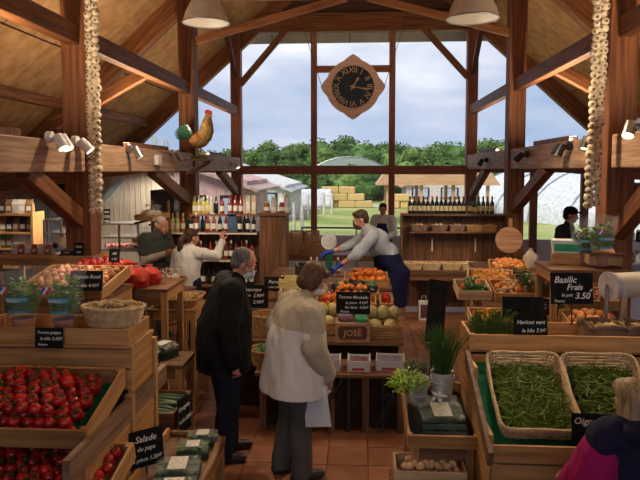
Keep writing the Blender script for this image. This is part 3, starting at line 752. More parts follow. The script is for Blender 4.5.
def table(label, loc, w, d, h, rotz=0.0, m=None, name='display_table', cat='table', shelf=None, leg=0.05, top=0.03, apron=0.08):
    m = m or PINE
    o = thing(name, label, cat, loc, rotz)
    nb = max(2, round(d / 0.14))
    for k in range(nb):
        MB().bx(-w / 2, w / 2, -d / 2 + d * k / nb + 0.002, -d / 2 + d * (k + 1) / nb - 0.002, h - top, h).build('plank', m, o)
    for sx in (-1, 1):
        for sy in (-1, 1): MB().box((sx * (w / 2 - leg / 2 - .01), sy * (d / 2 - leg / 2 - .01), (h - top) / 2), (leg, leg, h - top)).build('leg', PINEZ, o)
    if apron:
        for sy in (-1, 1): MB().box((0, sy * (d / 2 - .02), h - top - apron / 2), (w - 2 * leg - .02, .02, apron)).build('apron', m, o)
        for sx in (-1, 1): MB().box((sx * (w / 2 - .02), 0, h - top - apron / 2), (.02, d - 2 * leg - .02, apron)).build('apron', PINEY, o)
    if shelf: MB().bx(-w / 2 + .03, w / 2 - .03, -d / 2 + .03, d / 2 - .03, shelf, shelf + .02).build('shelf', m, o)
    return o
def slate(label, loc, w, h, lines=(), rotz=0.0, tilt=R(-12), name='price_slate', stake=0.0, group=None):
    """chalk sign: origin at the bottom centre, front faces -Y"""
    o = thing(name, label, 'sign', loc, rot=(tilt, 0, rotz), group=group)
    MB().box((0, 0, h / 2), (w, 0.007, h)).build('board', SLATE, o, bevel=0.0015)
    for text, sz, x, z in lines: lettering(o, text, sz * h, x * w, z * h, -0.0045)
    if stake: MB().cyl((0, 0.008, -stake), (0, 0.008, h * 0.5), 0.005, n=6).build('stake', BLACK, o)
    return o
def ring(shape, a, b, n, ph=0.0, wob=0.0):
    """closed outline in xy: ellipse or rounded rectangle with half sizes a, b"""
    pts = []
    for i in range(n):
        t = 2 * PI * i / n
        w = 1 + wob * (1 if (i + ph) % 2 else -1)
        c, s_ = math.cos(t), math.sin(t)
        if shape == 'ellipse': x, y = a * c, b * s_
        else:
            e_ = 0.2
            x = a * math.copysign(abs(c) ** e_, c); y = b * math.copysign(abs(s_) ** e_, s_)
        pts.append((x * w, y * w))
    return pts
def wicker(label, loc, a, b, h, shape='ellipse', rotz=0.0, tilt=0.0, flare=0.82, rows=9, n=44, m=None, r=0.007, rim=0.012, group=None, handles=False, name='wicker_basket', back=0.0):
    m = m or WICKER
    o = thing(name, label, 'basket', loc, rot=(tilt, 0, rotz), group=group)
    if n % 2: n += 1
    mb = MB()
    for k in range(rows):
        f_ = k / (rows - 1)
        sc = flare + (1 - flare) * f_
        z = 0.008 + (h - 0.012) * f_
        mb.tube([(x, y, z + back * f_ * max(0, y / b)) for x, y in ring(shape, a * sc, b * sc, n, k, 0.012)], r, 5, True)
    mb.build('weave', m, o, smooth=True)['kind'] = 'stuff'
    st = MB()
    for i in range(0, n, 2):
        p0 = ring(shape, a * flare, b * flare, n)[i]; p1 = ring(shape, a, b, n)[i]
        st.cyl((*p0, 0), (*p1, h + back * max(0, p1[1] / b)), r * 0.6, n=5)
    st.build('stakes', m, o, smooth=True)['kind'] = 'stuff'
    rm = ring(shape, a, b, n)
    for dz in (0, 1):
        MB().tube([(x * (1 + 0.01 * math.sin(i * 1.5 + dz * PI)), y * (1 + 0.01 * math.sin(i * 1.5 + dz * PI)), h + back * max(0, y / b) + 0.006 * math.cos(i * 1.5 + dz * PI)) for i, (x, y) in enumerate(rm)], rim * 0.8, 6, True).build('rim', m, o, smooth=True)
    bt = ring(shape, a * flare, b * flare, n)
    MB().add([(x, y, 0.0) for x, y in bt] + [(x, y, 0.008) for x, y in bt], [tuple(range(n))[::-1], tuple(range(n, 2 * n))]).build('base', m, o)
    if handles:
        for sx in (-1, 1):
            MB().tube([(sx * a, -0.06, h), (sx * (a + .02), -0.04, h + 0.05), (sx * (a + .02), 0.04, h + 0.05), (sx * a, 0.06, h)], 0.009, 6).build('handle', m, o, smooth=True)
    return o, TM(loc, rotz, tilt)
def spots_in(w, d, r, layers=1, jit=0.25, ell=False, keep=1.0, mound=0.0, z0=0.0, squash=0.86):
    """centres of round things heaped in a w x d tray"""
    out = []
    for L_ in range(layers):
        nx = max(1, int((w - L_ * 2.0 * r) / (2 * r))); ny = max(1, int((d - L_ * 2.0 * r) / (2 * r * 0.9)))
        for j in range(ny):
            for i in range(nx):
                x = (i - (nx - 1) / 2 + (0.5 if j % 2 else 0) * (nx > 2)) * 2 * r + random.uniform(-jit, jit) * r
                y = (j - (ny - 1) / 2) * 2 * r * 0.9 + random.uniform(-jit, jit) * r
                if ell and (x / (w / 2)) ** 2 + (y / (d / 2)) ** 2 > 0.95: continue
                if abs(x) > w / 2 - r * 0.8: continue
                if random.random() > keep: continue
                z = z0 + r + L_ * r * 1.45 * squash + mound * (1 - (2 * x / w) ** 2) * (1 - (2 * y / d) ** 2) + random.uniform(-0.1, 0.1) * r
                out.append((x, y, z))
    return out
def fill(M, spots, me, name, label, cat, group, scale=(0.9, 1.1), rand=True, kids=(), rot0=(0, 0, 0), spin=PI, tip=PI):
    res = []
    for p in spots:
        w_ = M @ Vector(p)
        s_ = random.uniform(*scale)
        mm = random.choice(me) if isinstance(me, (list, tuple)) else me
        ro = (rot0[0] + random.uniform(-tip, tip) if tip else rot0[0], rot0[1] + (random.uniform(-tip, tip) if tip else 0), rot0[2] + random.uniform(-spin, spin))
        lb_, ct_, nm_, gr_ = label, cat, name, group
        if '{}' in label:
            nm_ = mm.name.split('.')[0]; wd_ = nm_.replace('_', ' '); lb_ = label.format(wd_); ct_ = wd_; gr_ = wd_ + ': ' + group
        o = obj(nm_, mm, None, w_, ro, s_)
        tag(o, lb_, ct_, gr_)
        for kn, km in kids: obj(kn, km, o)
        res.append(o)
    return res
# ------------------------------------------------------------------ produce shapes
TOM = mat('tomato_skin', (0.46, 0.014, 0.009), 0.22, var=0.3, scale=9, coat=0.3, objrand=0.3)
CALYX = mat('tomato_green', (0.05, 0.11, 0.02), 0.7)
tom_me = MB().lathe([(0.0001, -0.030), (0.016, -0.028), (0.029, -0.016), (0.034, 0.0), (0.030, 0.017), (0.018, 0.027), (0.006, 0.026), (0.0001, 0.022)], 14).mesh('tomato', TOM, True, 180)
_c = MB()
for k in range(5):
    a = 2 * PI * k / 5; d_ = Vector((math.cos(a), math.sin(a), 0)); s_ = Vector((-math.sin(a), math.cos(a), 0))
    _c.add([Vector((0, 0, .028)), d_ * .012 + s_ * .004 + Vector((0, 0, .031)), d_ * .027 + Vector((0, 0, .026)), d_ * .012 - s_ * .004 + Vector((0, 0, .031))], [(0, 1, 2, 3)])
_c.tube([(0, 0, .022), (0.002, 0, .035), (.012, 0, .048)], .0025, 5)
cal_me = _c.mesh('calyx', CALYX)
def ballmesh(name, r, m, n=12, k=8, noise=0.0, dim=0.25, seed=1):
    rn = random.Random(seed)
    mb = MB().lathe([(0.0001, -r[2] * (1 - dim * .3))] + [(r[0] * math.sin(PI * i / k), -r[2] * math.cos(PI * i / k)) for i in range(1, k)] + [(0.0001, r[2] * (1 - dim))], n, sy=r[1] / r[0])
    if noise: mb.v = [tuple(Vector(v) * (1 + rn.uniform(-noise, noise))) for v in mb.v]
    return mb.mesh(name, m, True, 180)
ONION = mat('onion_skin', (0.42, 0.16, 0.06), 0.4, scale=14, col2=(0.66, 0.32, 0.14), stretch=(3, 3, .4), objrand=0.2)
onion_me = MB().lathe([(0.0001, -.028), (.012, -.026), (.030, -.012), (.033, .002), (.026, .018), (.010, .028), (.005, .042), (.0001, .044)], 12).mesh('onion', ONION, True, 80)
SHAL = mat('shallot_skin', (0.32, 0.10, 0.05), 0.4, scale=14, col2=(0.52, 0.22, 0.12), objrand=0.2)
shal_me = MB().lathe([(0.0001, -.035), (.008, -.030), (.016, -.012), (.018, .002), (.012, .02), (.004, .034), (.0001, .045)], 10).mesh('shallot', SHAL, True, 80)
ginger_me = [MB().ell((0, 0, 0), (.045, .022, .02), 10, 6).ell((.03, .022, .004), (.02, .026, .016), 8, 6).ell((-.03, -.02, .003), (.016, .028, .015), 8, 6).ell((.045, -.01, 0), (.022, .014, .015), 8, 6).mesh('ginger', mat('ginger_root', (0.36, 0.24, 0.12), 0.75, scale=25, col2=(0.55, 0.41, 0.24), bump=.3), True, 180)]
MELON = mat('melon_rind', (0.36, 0.30, 0.10), 0.6, scale=40, col2=(0.60, 0.50, 0.24), bump=.5, objrand=.15)
melon_me = ballmesh('melon', (.075, .075, .070), MELON, 18, 10)
ORANGE = mat('orange_fruit', (0.62, 0.18, 0.015), 0.4, var=.15, scale=30, bump=.15, objrand=.15)
orange_me = ballmesh('orange', (.036, .036, .034), ORANGE)
PEACH = mat('peach_skin', (0.55, 0.16, 0.05), 0.6, scale=12, col2=(0.72, 0.38, 0.13), objrand=.2)
peach_me = ballmesh('peach', (.036, .036, .034), PEACH)
HEIR = mat('heirloom_tomato_skin', (0.52, 0.07, 0.02), 0.25, scale=6, col2=(0.62, 0.22, 0.03), objrand=.25)
_h = MB().lathe([(0.0001, -.026), (.025, -.026), (.042, -.010), (.045, .004), (.034, .020), (.014, .024), (.0001, .016)], 20)
_h.v = [(x * (1 + .07 * math.cos(5 * math.atan2(y, x))), y * (1 + .07 * math.cos(5 * math.atan2(y, x))), z) for x, y, z in _h.v]
heir_me = _h.mesh('beef_tomato', HEIR, True, 180)
MUSH = mat('mushroom_cap', (0.38, 0.22, 0.12), 0.7, scale=12, col2=(0.62, 0.45, 0.29), objrand=.2)
mush_me = MB().lathe([(0.0001, -.03), (.012, -.03), (.011, -.008), (.028, -.010), (.032, 0), (.028, .014), (.015, .023), (.0001, .025)], 12).mesh('mushroom', MUSH, True, 60)
AUB = mat('aubergine_skin', (0.010, 0.004, 0.012), 0.15, coat=.5, var=.3)
aub_me = MB().tube([(-.10, 0, 0), (-.085, 0, 0), (-.04, 0, .003), (.02, 0, .004), (.07, 0, 0), (.09, 0, -.002)], [.006, .025, .038, .032, .022, .012], 12).mesh('aubergine', AUB, True, 180)
aubcap_me = MB().tube([(.075, 0, -.001), (.095, 0, -.002), (.125, 0, .004)], [.023, .015, .006], 8).mesh('stem_cap', mat('aubergine_cap', (.05, .09, .02), .7), True)
COURG = mat('courgette_skin', (0.012, 0.045, 0.012), 0.3, scale=30, col2=(0.035, 0.10, 0.028), stretch=(.3, 4, 4), objrand=.2)
courg_me = MB().tube([(-.13, 0, 0), (-.12, 0, 0), (-.06, 0, .002), (.05, 0, 0), (.11, 0, 0), (.125, 0, 0), (.145, 0, 0)], [.008, .020, .026, .023, .018, .010, .008], 10).mesh('courgette', COURG, True, 180)
NUT = mat('walnut_shell', (0.36, 0.21, 0.09), 0.7, scale=40, col2=(0.55, 0.36, 0.18), bump=.4, objrand=.2)
nut_me = ballmesh('walnut', (.019, .017, .021), NUT, 8, 6, .04)
GREENV = mat('pepper_green', (0.03, 0.10, 0.015), 0.3, var=.3, objrand=.3)
pepper_me = MB().lathe([(0.0001, -.045), (.02, -.047), (.034, -.03), (.038, .01), (.034, .035), (.016, .043), (.006, .036), (.004, .06), (.0001, .06)], 12).mesh('pepper', GREENV, True, 60)
CHANT = mat('chanterelle', (0.50, 0.22, 0.02), 0.7, scale=15, col2=(0.68, 0.38, 0.05), objrand=.2)
chant_me = MB().lathe([(0.0001, -.03), (.006, -.03), (.008, -.005), (.024, .016), (.026, .02), (.012, .015), (.0001, .008)], 10).mesh('chanterelle', CHANT, True, 70)
POT = mat('potato_skin', (0.40, 0.26, 0.11), 0.75, scale=18, col2=(0.58, 0.41, 0.2), objrand=.15)
potato_me = [ballmesh('potato', (.028, .024, .04), POT, 10, 7, .05, 0, s_) for s_ in (1, 2)]
BEAN = mat('green_bean', (0.105, 0.16, 0.016), 0.5, var=.35, scale=20, objrand=.35)
bean_mes = []
for s_ in range(4):
    rn = random.Random(s_); c_ = rn.uniform(-.03, .03)
    bean_mes.append(MB().tube([(-.075, c_ * .9, 0), (-.06, c_ * .5, .001), (-.02, 0, 0), (.03, c_ * .1, .001), (.06, c_ * .55, 0), (.08, c_ * 1.1, .002)], [.0012, .0038, .0044, .0042, .0036, .001], 5).mesh('green_bean', BEAN, True, 180))
# leafy tufts
def leaf_tuft(name, m, n, h, spread, lw, seed, up=1.0, curl=.3, broad=True):
    rn = random.Random(seed); mb = MB()
    for k in range(n):
        a = rn.uniform(0, 2 * PI); el = rn.uniform(.25, 1.0)
        d_ = Vector((math.cos(a) * spread * (1 - el * .6), math.sin(a) * spread * (1 - el * .6), h * (el * .8 + .2) * up))
        s_ = Vector((-math.sin(a), math.cos(a), 0)).normalized(); base = d_ * rn.uniform(.3, .9)
        dl = (Vector((math.cos(a), math.sin(a), rn.uniform(-.1, .9)))).normalized() * lw * (2.2 if broad else 4)
        nrm = dl.cross(s_).normalized()
        w_ = lw * (.75 if broad else .3)
        mb.add([base, base + dl * .4 + s_ * w_ + nrm * .004, base + dl * .75 + s_ * w_ * .6, base + dl - nrm * lw * curl, base + dl * .75 - s_ * w_ * .6, base + dl * .4 - s_ * w_ + nrm * .004, base + dl * .5 - nrm * lw * .15],
               [(0, 1, 6), (1, 2, 6), (2, 3, 6), (3, 4, 6), (4, 5, 6), (5, 0, 6)])
    return mb.mesh(name, m)
BASILM = mat('basil_leaf', (0.075, 0.22, 0.022), 0.45, scale=15, col2=(0.20, 0.42, 0.055), objrand=.1)
PARS = mat('parsley_leaf', (0.16, 0.32, 0.014), 0.5, scale=20, col2=(0.36, 0.54, 0.04))
DARKH = mat('dark_herb_leaf', (0.015, 0.055, 0.02), 0.6, scale=20, col2=(0.045, 0.11, 0.035))
basil_me = leaf_tuft('foliage', BASILM, 300, .34, .11, .026, 2)
pars_me = leaf_tuft('foliage', PARS, 320, .17, .17, .013, 4)
dark_me = leaf_tuft('foliage', DARKH, 260, .14, .16, .012, 5)
thyme_me = leaf_tuft('foliage', mat('thyme_leaf', (0.06, 0.12, 0.025), .6, scale=30, col2=(.14, .21, .055)), 900, .15, .15, .0075, 6, broad=False)
def chive_mesh(n, h, seed):
    rn = random.Random(seed); mb = MB()
    for k in range(n):
        a = rn.uniform(0, 6.28); q = rn.uniform(0, .045); l_ = rn.uniform(0, .22)
        mb.tube([(q * math.cos(a), q * math.sin(a), 0), ((q + l_ * .3) * math.cos(a), (q + l_ * .3) * math.sin(a), h * .5), ((q + l_) * math.cos(a), (q + l_) * math.sin(a), h * rn.uniform(.8, 1.05))], [.0022, .002, .0006], 4)
    return mb.mesh('chives', mat('chive_green', (0.02, 0.08, 0.018), .5, scale=12, col2=(.06, .15, .03)))
TERRA = mat('terracotta_pot', (0.33, 0.12, 0.05), .75, var=.15)
SOIL = mat('potting_soil', (.03, .02, .012), .95)
def herb_pot(label, loc, sleeve=True, h=.42, s_=1.0, printed=True, group=None):
    o = thing('potted_basil', label, 'potted plant', loc, random.uniform(-.2, .2), group)
    o.scale = (s_,) * 3
    MB().lathe([(.0001, 0), (.052, 0), (.066, .095), (.072, .095), (.073, .12), (.066, .12), (.064, .10), (.0001, .10)], 20).build('pot', TERRA, o, smooth=True)
    MB().lathe([(.0001, .108), (.064, .104)], 16).build('soil', SOIL, o)
    f_ = obj('foliage', basil_me, o, (0, 0, .10), (0, 0, random.uniform(0, 6)), (.95, .95, .9))
    if sleeve:
        n = 24; mb = MB()
        for k, (r, z) in enumerate(((.062, .02), (.085, .14), (.105, .26), (.12, .36), (.135, h))):
            for i in range(n):
                a = 2 * PI * i / n; w_ = 1 + (.035 if i % 2 else -.02) * (k / 4)
                mb.v.append((r * w_ * math.cos(a), r * w_ * math.sin(a), z + (.035 * abs(math.sin(a)) if k == 4 else 0)))
        for k in range(4):
            for i in range(n): mb.f.append((k * n + i, k * n + (i + 1) % n, (k + 1) * n + (i + 1) % n, (k + 1) * n + i))
        sl = mb.build('sleeve', CLEAR, o, smooth=True)
        if printed:
            bl = mat('sleeve_blue_print', (0.10, 0.42, 0.62), .4)
            for z0, z1, rr in ((.235, .262, .104), (.165, .180, .092)):
                b_ = MB(); m_ = 9
                for z, r in ((z0, rr - .003), (z1, rr + .003)):
                    for i in range(m_): b_.v.append((r * math.cos(R(-130 + 10 * i)), r * math.sin(R(-130 + 10 * i)), z))
                for i in range(m_ - 1): b_.f.append((i, i + 1, m_ + i + 1, m_ + i))
                b_.build('printed_band', bl, sl)
            lettering(sl, 'BASILIC', .026, 0, .239, -.109, WHITE, 0)
            for k, c_ in ((-1, (.05, .10, .4)), (0, (.7, .7, .7)), (1, (.5, .03, .04))):
                MB().box((-.07 + k * .018, -.098, .31), (.016, .002, .05), Matrix.Rotation(R(35), 3, 'Y')).build('printed_band', mat('flag_%d' % k, c_, .5), sl)
    return o
def veg_pack(label, loc, w, d, h, m, rotz=0, tilt=0, group=None, labelcol=(.65, .65, .55)):
    """black tray of greens under clear film with a printed label"""
    o = thing('salad_pack', label, 'food package', loc, rot=(tilt, 0, rotz), group=group)
    mb = MB().box((0, 0, h * .25), (w, d, h * .5)); mb.build('tray', mat('green_tray', (.03, .06, .03), .4), o, bevel=.008)
    rn = random.Random(w * 1000 + loc[0]); c_ = MB()
    for k in range(60):
        p = Vector((rn.uniform(-.45, .45) * w, rn.uniform(-.45, .45) * d, h * rn.uniform(.5, .85))); t1 = Vector((rn.gauss(0, 1), rn.gauss(0, 1), .2)).normalized() * .03; t2 = t1.cross(Vector((0, 0, 1))) * .5 + Vector((0, 0, rn.uniform(-.008, .008)))
        c_.add([p - t1, p + t2, p + t1, p - t2], [(0, 1, 2, 3)])
    c_.build('leaves', m, o)
    MB().box((0, 0, h * .72), (w * .98, d * .98, h * .46)).build('film', CLEAR, o, bevel=.01)
    MB().box((0, 0, h * .955), (w * .42, d * .8, .002)).build('paper_label', mat('pack_label', labelcol, .5, var=.35, scale=60), o)
    return o
# ------------------------------------------------------------------ left front stall with tomatoes
def stand(label, x0, x1, y0, y1, h, m=None, **k):
    return table(label, ((x0 + x1) / 2, (y0 + y1) / 2, 0), x1 - x0, y1 - y0, h, m=m, **k)
DW = W_SHELF
st = thing('market_stall', 'stepped wooden stall carrying the tomatoes and basil', 'stall', (-1.88, 3.4, 0))
for sx in (-0.50, 0.485):
    MB().bx(sx - .02, sx + .02, -.62, .85, .86, .98).build('side_board', wood('worn_side_board', (.14, .075, .04), (.30, .185, .115), axis='y'), st)
    for z0, z1 in ((.30, .56), (.58, .84)): MB().bx(sx - .012, sx + .012, -.5, .62, z0, z1).build('plank', PINEY, st)
    for y, hl in ((-.45, .86), (.2, 1.0), (.62, 1.24)): MB().box((sx, y, hl / 2), (.05, .05, hl)).build('leg', PINEZ, st)
for k, (z0, z1) in enumerate(((1.16, 1.28), (1.03, 1.15))): MB().bx(-.52, .50, .20, .218, z0, z1).build('plank', PINE, st)
MB().bx(-.52, .50, .2, .6, 1.275, 1.297).build('shelf', PINE, st)
for sx in (-.5, .48): MB().bx(sx - .012, sx + .012, .22, .6, 1.0, 1.27).build('plank', PINEY, st)
MB().bx(-.5, .48, -.60, .2, .575, .6).build('shelf', PINE, st)
MB().bx(-.5, .48, .59, .61, .1, 1.27).build('back_board', W_DARKX, st)
cr_, M1 = crate('long pine crate with the basil pots and ginger basket', (-1.90, 3.80, 1.298), 1.0, .36, .10)
herb_pot('wrapped basil pot at the picture edge on the pine crate', (-2.13, 3.74, 1.31), h=.40)
herb_pot('wrapped basil pot beside the ginger basket', (-1.855, 3.74, 1.31), h=.42)
bk_, Mb = wicker('oval wicker basket of ginger on the pine crate', (-1.56, 3.78, 1.385), .195, .13, .115, rows=10, n=48, m=WICKER_PALE)
fill(Mb, [(x, y, z) for x, y, z in spots_in(.28, .18, .03, 2, .4, True, 1, .02, .05)], ginger_me, 'ginger_root', 'knobbly ginger root lying in the oval wicker basket', 'ginger', 'ginger roots in the oval basket', (.7, 1.0), tip=.4)
slate('slate reading Tomate grappe on the pine crate', (-1.885, 3.585, 1.285), .175, .12, [('Tomate grappe', .20, 0, .70), ('le kilo 2.50€', .23, .08, .38), ('France', .18, -.22, .10)], tilt=R(-4))
tr_, M2 = crate('tilted tomato tray lined with green felt', (-1.81, 3.33, .985), .80, .56, .12, tilt=R(17), t=.018, liner=GREENFELT)
sp = spots_in(.68, .50, .034, 2, .35, z0=.016) + [(x - .03, y, z) for x, y, z in spots_in(.52, .38, .034, 1, .35, z0=.115, mound=.02)]
fill(M2, [(x - .035, y, z) for x, y, z in sp], tom_me, 'tomato', 'glossy red tomato heaped in the upper green lined tray', 'tomato', 'tomatoes in the upper tray', (.92, 1.15), kids=(('calyx', cal_me),), tip=.9)
tr2, M3 = crate('lower tomato tray under the green lined tray', (-1.72, 3.05, .655), .90, .62, .11, tilt=R(13), t=.018)
fill(M3, spots_in(.84, .56, .034, 1, .35, z0=.045, mound=.03), tom_me, 'tomato', 'dark red tomato in the lower shaded tray', 'tomato', 'tomatoes in the lower tray', (.95, 1.15), kids=(('calyx', cal_me),), tip=.9)
# low tray with salad packs and courgettes beside the stall
stand('low stand of salad packs beside the tomato stall', -1.34, -.93, 3.15, 4.15, .50, W_SHELF)
lt = thing('salad_tray', 'low brown tray holding the salad packs', 'tray', (-1.135, 3.65, .50))
MB().bx(-.205, .205, -.5, .5, 0, .012).build('bottom_board', W_SHELF, lt)
MB().tube([(.20, -.5, .03), (.205, .2, .03), (.17, .42, .03), (.06, .49, .03), (-.19, .49, .03)], .022, 8).build('rim', wood('rounded_rim', (.16, .08, .035), (.32, .17, .08), axis='y'), lt, smooth=True)
MB().bx(-.205, -.185, -.5, .48, .012, .07).build('side_board', PINEY, lt)
SAL = mat('salad_leaf', (.05, .10, .025), .5, scale=30, col2=(.16, .22, .07))
for lb, px, py, Y, w, d in (('large salad pack at the near end of the brown tray', 172, 473, 3.32, .27, .2), ('salad pack with bright label in the brown tray', 178, 456, 3.58, .26, .20), ('herb pack beyond the salad packs', 193, 441, 3.85, .20, .12), ('farthest herb pack in the brown tray', 203, 433, 4.02, .20, .11)):
    p = at(px, py, Y); veg_pack(lb, (p.x, Y, .513), w, d, .085, SAL, R(8))
cz, Mz = crate('crate of courgettes behind the salad packs', (-1.50, 4.42, .48), .38, .46, .17, m=W_SHELF, my=W_SHELF)
stand('low stand under the courgette crate', -1.71, -1.29, 4.18, 4.66, .48, W_SHELF)
fill(Mz, [(x, y * 1.0, .05 + .04 * k) for k in range(3) for x in (-.02, .02) for y in (-.17, -.11, -.05, .01, .07, .13, .18)], courg_me, 'courgette', 'dark green courgette lying in the low crate', 'courgette', 'courgettes in the low crate', (.95, 1.1), tip=.08, spin=.12)
slate('slate leaning between lower tomatoes and salad packs', at(147, 466, 3.58), .22, .22, [('Salade', .24, 0, .68), ('du pays', .17, 0, .44), ('la piece 1.20€', .15, 0, .16)], rotz=R(40), tilt=R(-8), stake=.10)
slate('narrow slate turned aside at the courgettes', at(186, 430, 4.25), .16, .24, [('Courgette', .17, 0, .65), ('le kilo 2.20€', .15, 0, .3)], rotz=R(80), tilt=R(-6), stake=.12)
stand('dark stand under the mixed leaf packs', -1.84, -1.40, 4.72, 5.1, .82, W_SHELF)
for k, (px, py, lb) in enumerate(((148, 366, 'leaf pack in front on the dark stand behind the basil'), (163, 360, 'leaf pack behind on the dark stand'))):
    p = at(px, py, 4.85 + .1 * k); veg_pack(lb, (p.x, 4.85 + .1 * k, .82), .2, .17, .12, mat('mixed_leaf', (.07, .12, .04), .5, scale=30, col2=(.45, .42, .38)), R(10 - 30 * k))

# ------------------------------------------------------------------ second left stall: onions, nets, nuts
stand('tall dark stand under the onion tray', -2.72, -2.0, 4.62, 5.3, 1.36, W_SHELF, apron=.16)
on_, Mo = crate('tilted pine tray heaped with onions', (-2.36, 4.96, 1.385), .70, .62, .10, tilt=R(9), t=.02)
fill(Mo, spots_in(.64, .56, .031, 2, .35, z0=.012, mound=.04), [onion_me, onion_me, shal_me], 'onion', 'coppery skinned {} heaped in the tilted pine tray', 'onion', 'onions in the pine tray', (.85, 1.1))
slate('slate reading Oignon Rosé in front of the onions', at(86, 291, 4.58), .25, .155, [('Oignon Rosé', .26, 0, .62), ('le kilo 4.95€', .22, .04, .2)], tilt=R(-10), rotz=R(4), stake=.1)
stand('stand of red nets and peppers behind the onions', -2.75, -1.72, 5.36, 5.92, 1.30, W_SHELF)
NETR = mat('red_net', (.42, .02, .008), .5, scale=60, var=.5, bump=.6, detail=2)
def net_bag(label, loc, r, h, m=None, nm='net_bag', ct='net bag'):
    o = thing(nm, label, ct, loc, random.uniform(0, 6))
    mb = MB(); n = 18; prof = [(.0001, 0), (r * .8, .005), (r, h * .3), (r * .92, h * .6), (r * .45, h * .82), (r * .16, h * .9), (r * .3, h)]
    for q, z in prof:
        for i in range(n):
            a = 2 * PI * i / n; k = 1 + .10 * math.sin(3 * a + z * 40) + random.uniform(-.05, .05); mb.v.append((q * k * math.cos(a), q * k * math.sin(a), z))
    for k in range(len(prof) - 1):
        for i in range(n): mb.f.append((k * n + i, k * n + (i + 1) % n, (k + 1) * n + (i + 1) % n, (k + 1) * n + i))
    mb.build('net' if m is None else 'bag', m or NETR, o, smooth=True)
    MB().tube([(r * .18 * math.cos(a * PI / 6), r * .18 * math.sin(a * PI / 6), h * .9) for a in range(12)], .006, 5, True).build('tie', WHITE, o)
    return o
for lb, px, py, Y, r, h in (('plump red net bag at the front of the stand', 136, 293, 5.45, .13, .22), ('red net bag leaning behind the plump one', 150, 290, 5.62, .11, .18), ('small red net bag beside the onion tray', 128, 291, 5.75, .10, .19), ('red net bag in front of the small slate', 105, 268, 5.7, .10, .17)):
    p = at(px, py, Y); net_bag(lb, (p.x, Y, 1.302), r, h)
slate('small black slate among the red nets', at(114, 262, 5.5), .10, .12, [('Ail', .3, 0, .55), ('1.50', .25, 0, .15)], stake=.15)
PEPR = mat('red_pepper_skin', (.42, .012, .01), .25, objrand=.25, coat=.3)
rp_me = MB().lathe([(0.0001, -.045), (.02, -.047), (.034, -.03), (.038, .01), (.034, .035), (.016, .043), (.006, .036), (.004, .06), (.0001, .06)], 12).mesh('red_pepper', PEPR, True, 60)
pc, Mp = crate('crate of red peppers behind the onions', (-2.42, 5.62, 1.302), .55, .34, .17, rows=2)
fill(Mp, spots_in(.5, .28, .036, 1, .3, z0=.13, mound=.03), rp_me, 'red_pepper', 'shiny red pepper in the crate behind the onions', 'pepper', 'red peppers in the back crate', tip=1.2)
# nut table
stand('small pine table carrying the tray of walnuts', -2.12, -1.62, 5.95, 6.45, .98, PINE, shelf=.3)
wk, Mw = wicker('rectangular wicker tray of walnuts on the small table', (-1.87, 6.2, .982), .235, .22, .085, 'rect', rows=6, n=48, m=WICKER)
fill(Mw, spots_in(.36, .34, .02, 2, .3, z0=.03, mound=.03), nut_me, 'walnut', 'brown walnut heaped in the rectangular tray', 'walnut', 'walnuts in the wicker tray')
# pink and white wrapped sweets or garlic behind
stand('stand with the basket of wrapped garlic', -2.62, -1.95, 6.75, 7.2, .98, W_SHELF)
gb_, Mg = wicker('shallow basket of wrapped pink garlic near the shoppers', (-2.28, 6.95, .982), .28, .18, .13, rows=7, n=40)
PG = mat('pink_garlic', (.55, .36, .30), .5, col2=(.75, .62, .55), objrand=.2)
pg_me = MB().lathe([(0.0001, -.026), (.018, -.026), (.03, -.012), (.033, 0), (.026, .014), (.012, .026), (.006, .05), (.02, .085), (.0001, .085)], 10).mesh('pink_garlic', PG, True, 60)
fill(Mg, spots_in(.46, .3, .034, 2, .3, True, z0=.05, mound=.04), pg_me, 'wrapped_garlic', 'pale pink garlic head in the shallow basket', 'garlic', 'pink garlic heads in the basket', tip=.5)

# ------------------------------------------------------------------ centre front tray with buckets, packs, mushrooms
stand('narrow stand under the bucket tray', .33, .76, 4.02, 4.72, .56, W_SHELF)
tb, Mt = crate('tilted pine tray with the metal buckets', (.545, 4.35, .60), .47, .72, .095, tilt=R(10), t=.018, liner=mat('black_liner', (.012, .012, .012), .4))
def bucket(label, loc, r, h, lean=0):
    o = thing('metal_bucket', label, 'bucket', loc, rot=(lean, 0, 0))
    MB().lathe([(.0001, 0), (r * .78, 0), (r, h), (r * 1.05, h + .004), (r * 1.05, h + .012), (r * .95, h + .006), (r * .74, .01), (.0001, .01)], 24).build('pail', ZINC, o, smooth=True)
    for z in (.3, .7): MB().tube([(r * (.78 + .22 * z + .01) * math.cos(a * PI / 12), r * (.78 + .22 * z + .01) * math.sin(a * PI / 12), z * h) for a in range(24)], .004, 5, True).build('band', ZINC, o)
    for sx in (-1, 1): MB().box((sx * r, 0, h * .85), (.012, .03, .03)).build('ear', ZINC, o)
    MB().lathe([(.0001, h * .86), (r * .92, h * .86)], 20).build('soil', SOIL, o)
    return o
b1 = at(442, 397, 4.46); b2 = at(418, 398, 4.42)
bucket('bright zinc bucket of chives in the pine tray', (b1.x, 4.46, b1.z - .02), .082, .20)
bucket('grey zinc bucket beside the parsley', (b2.x, 4.42, b2.z - .02), .075, .16)
ch = thing('chive_plant', 'tall tuft of chives growing in the bright bucket', 'herb', (b1.x, 4.46, b1.z + .15)); obj('chives', chive_mesh(260, .36, 3), ch)
ps = thing('parsley_plant', 'bright green parsley spilling over the grey bucket', 'herb', (b2.x - .085, 4.34, b2.z + .05)); obj('foliage', pars_me, ps, scale=1.15)
pd = thing('coriander_plant', 'dark green herb bunch behind the grey bucket', 'herb', (b2.x - .0, 4.56, b2.z + .13)); obj('foliage', dark_me, pd, scale=.9)
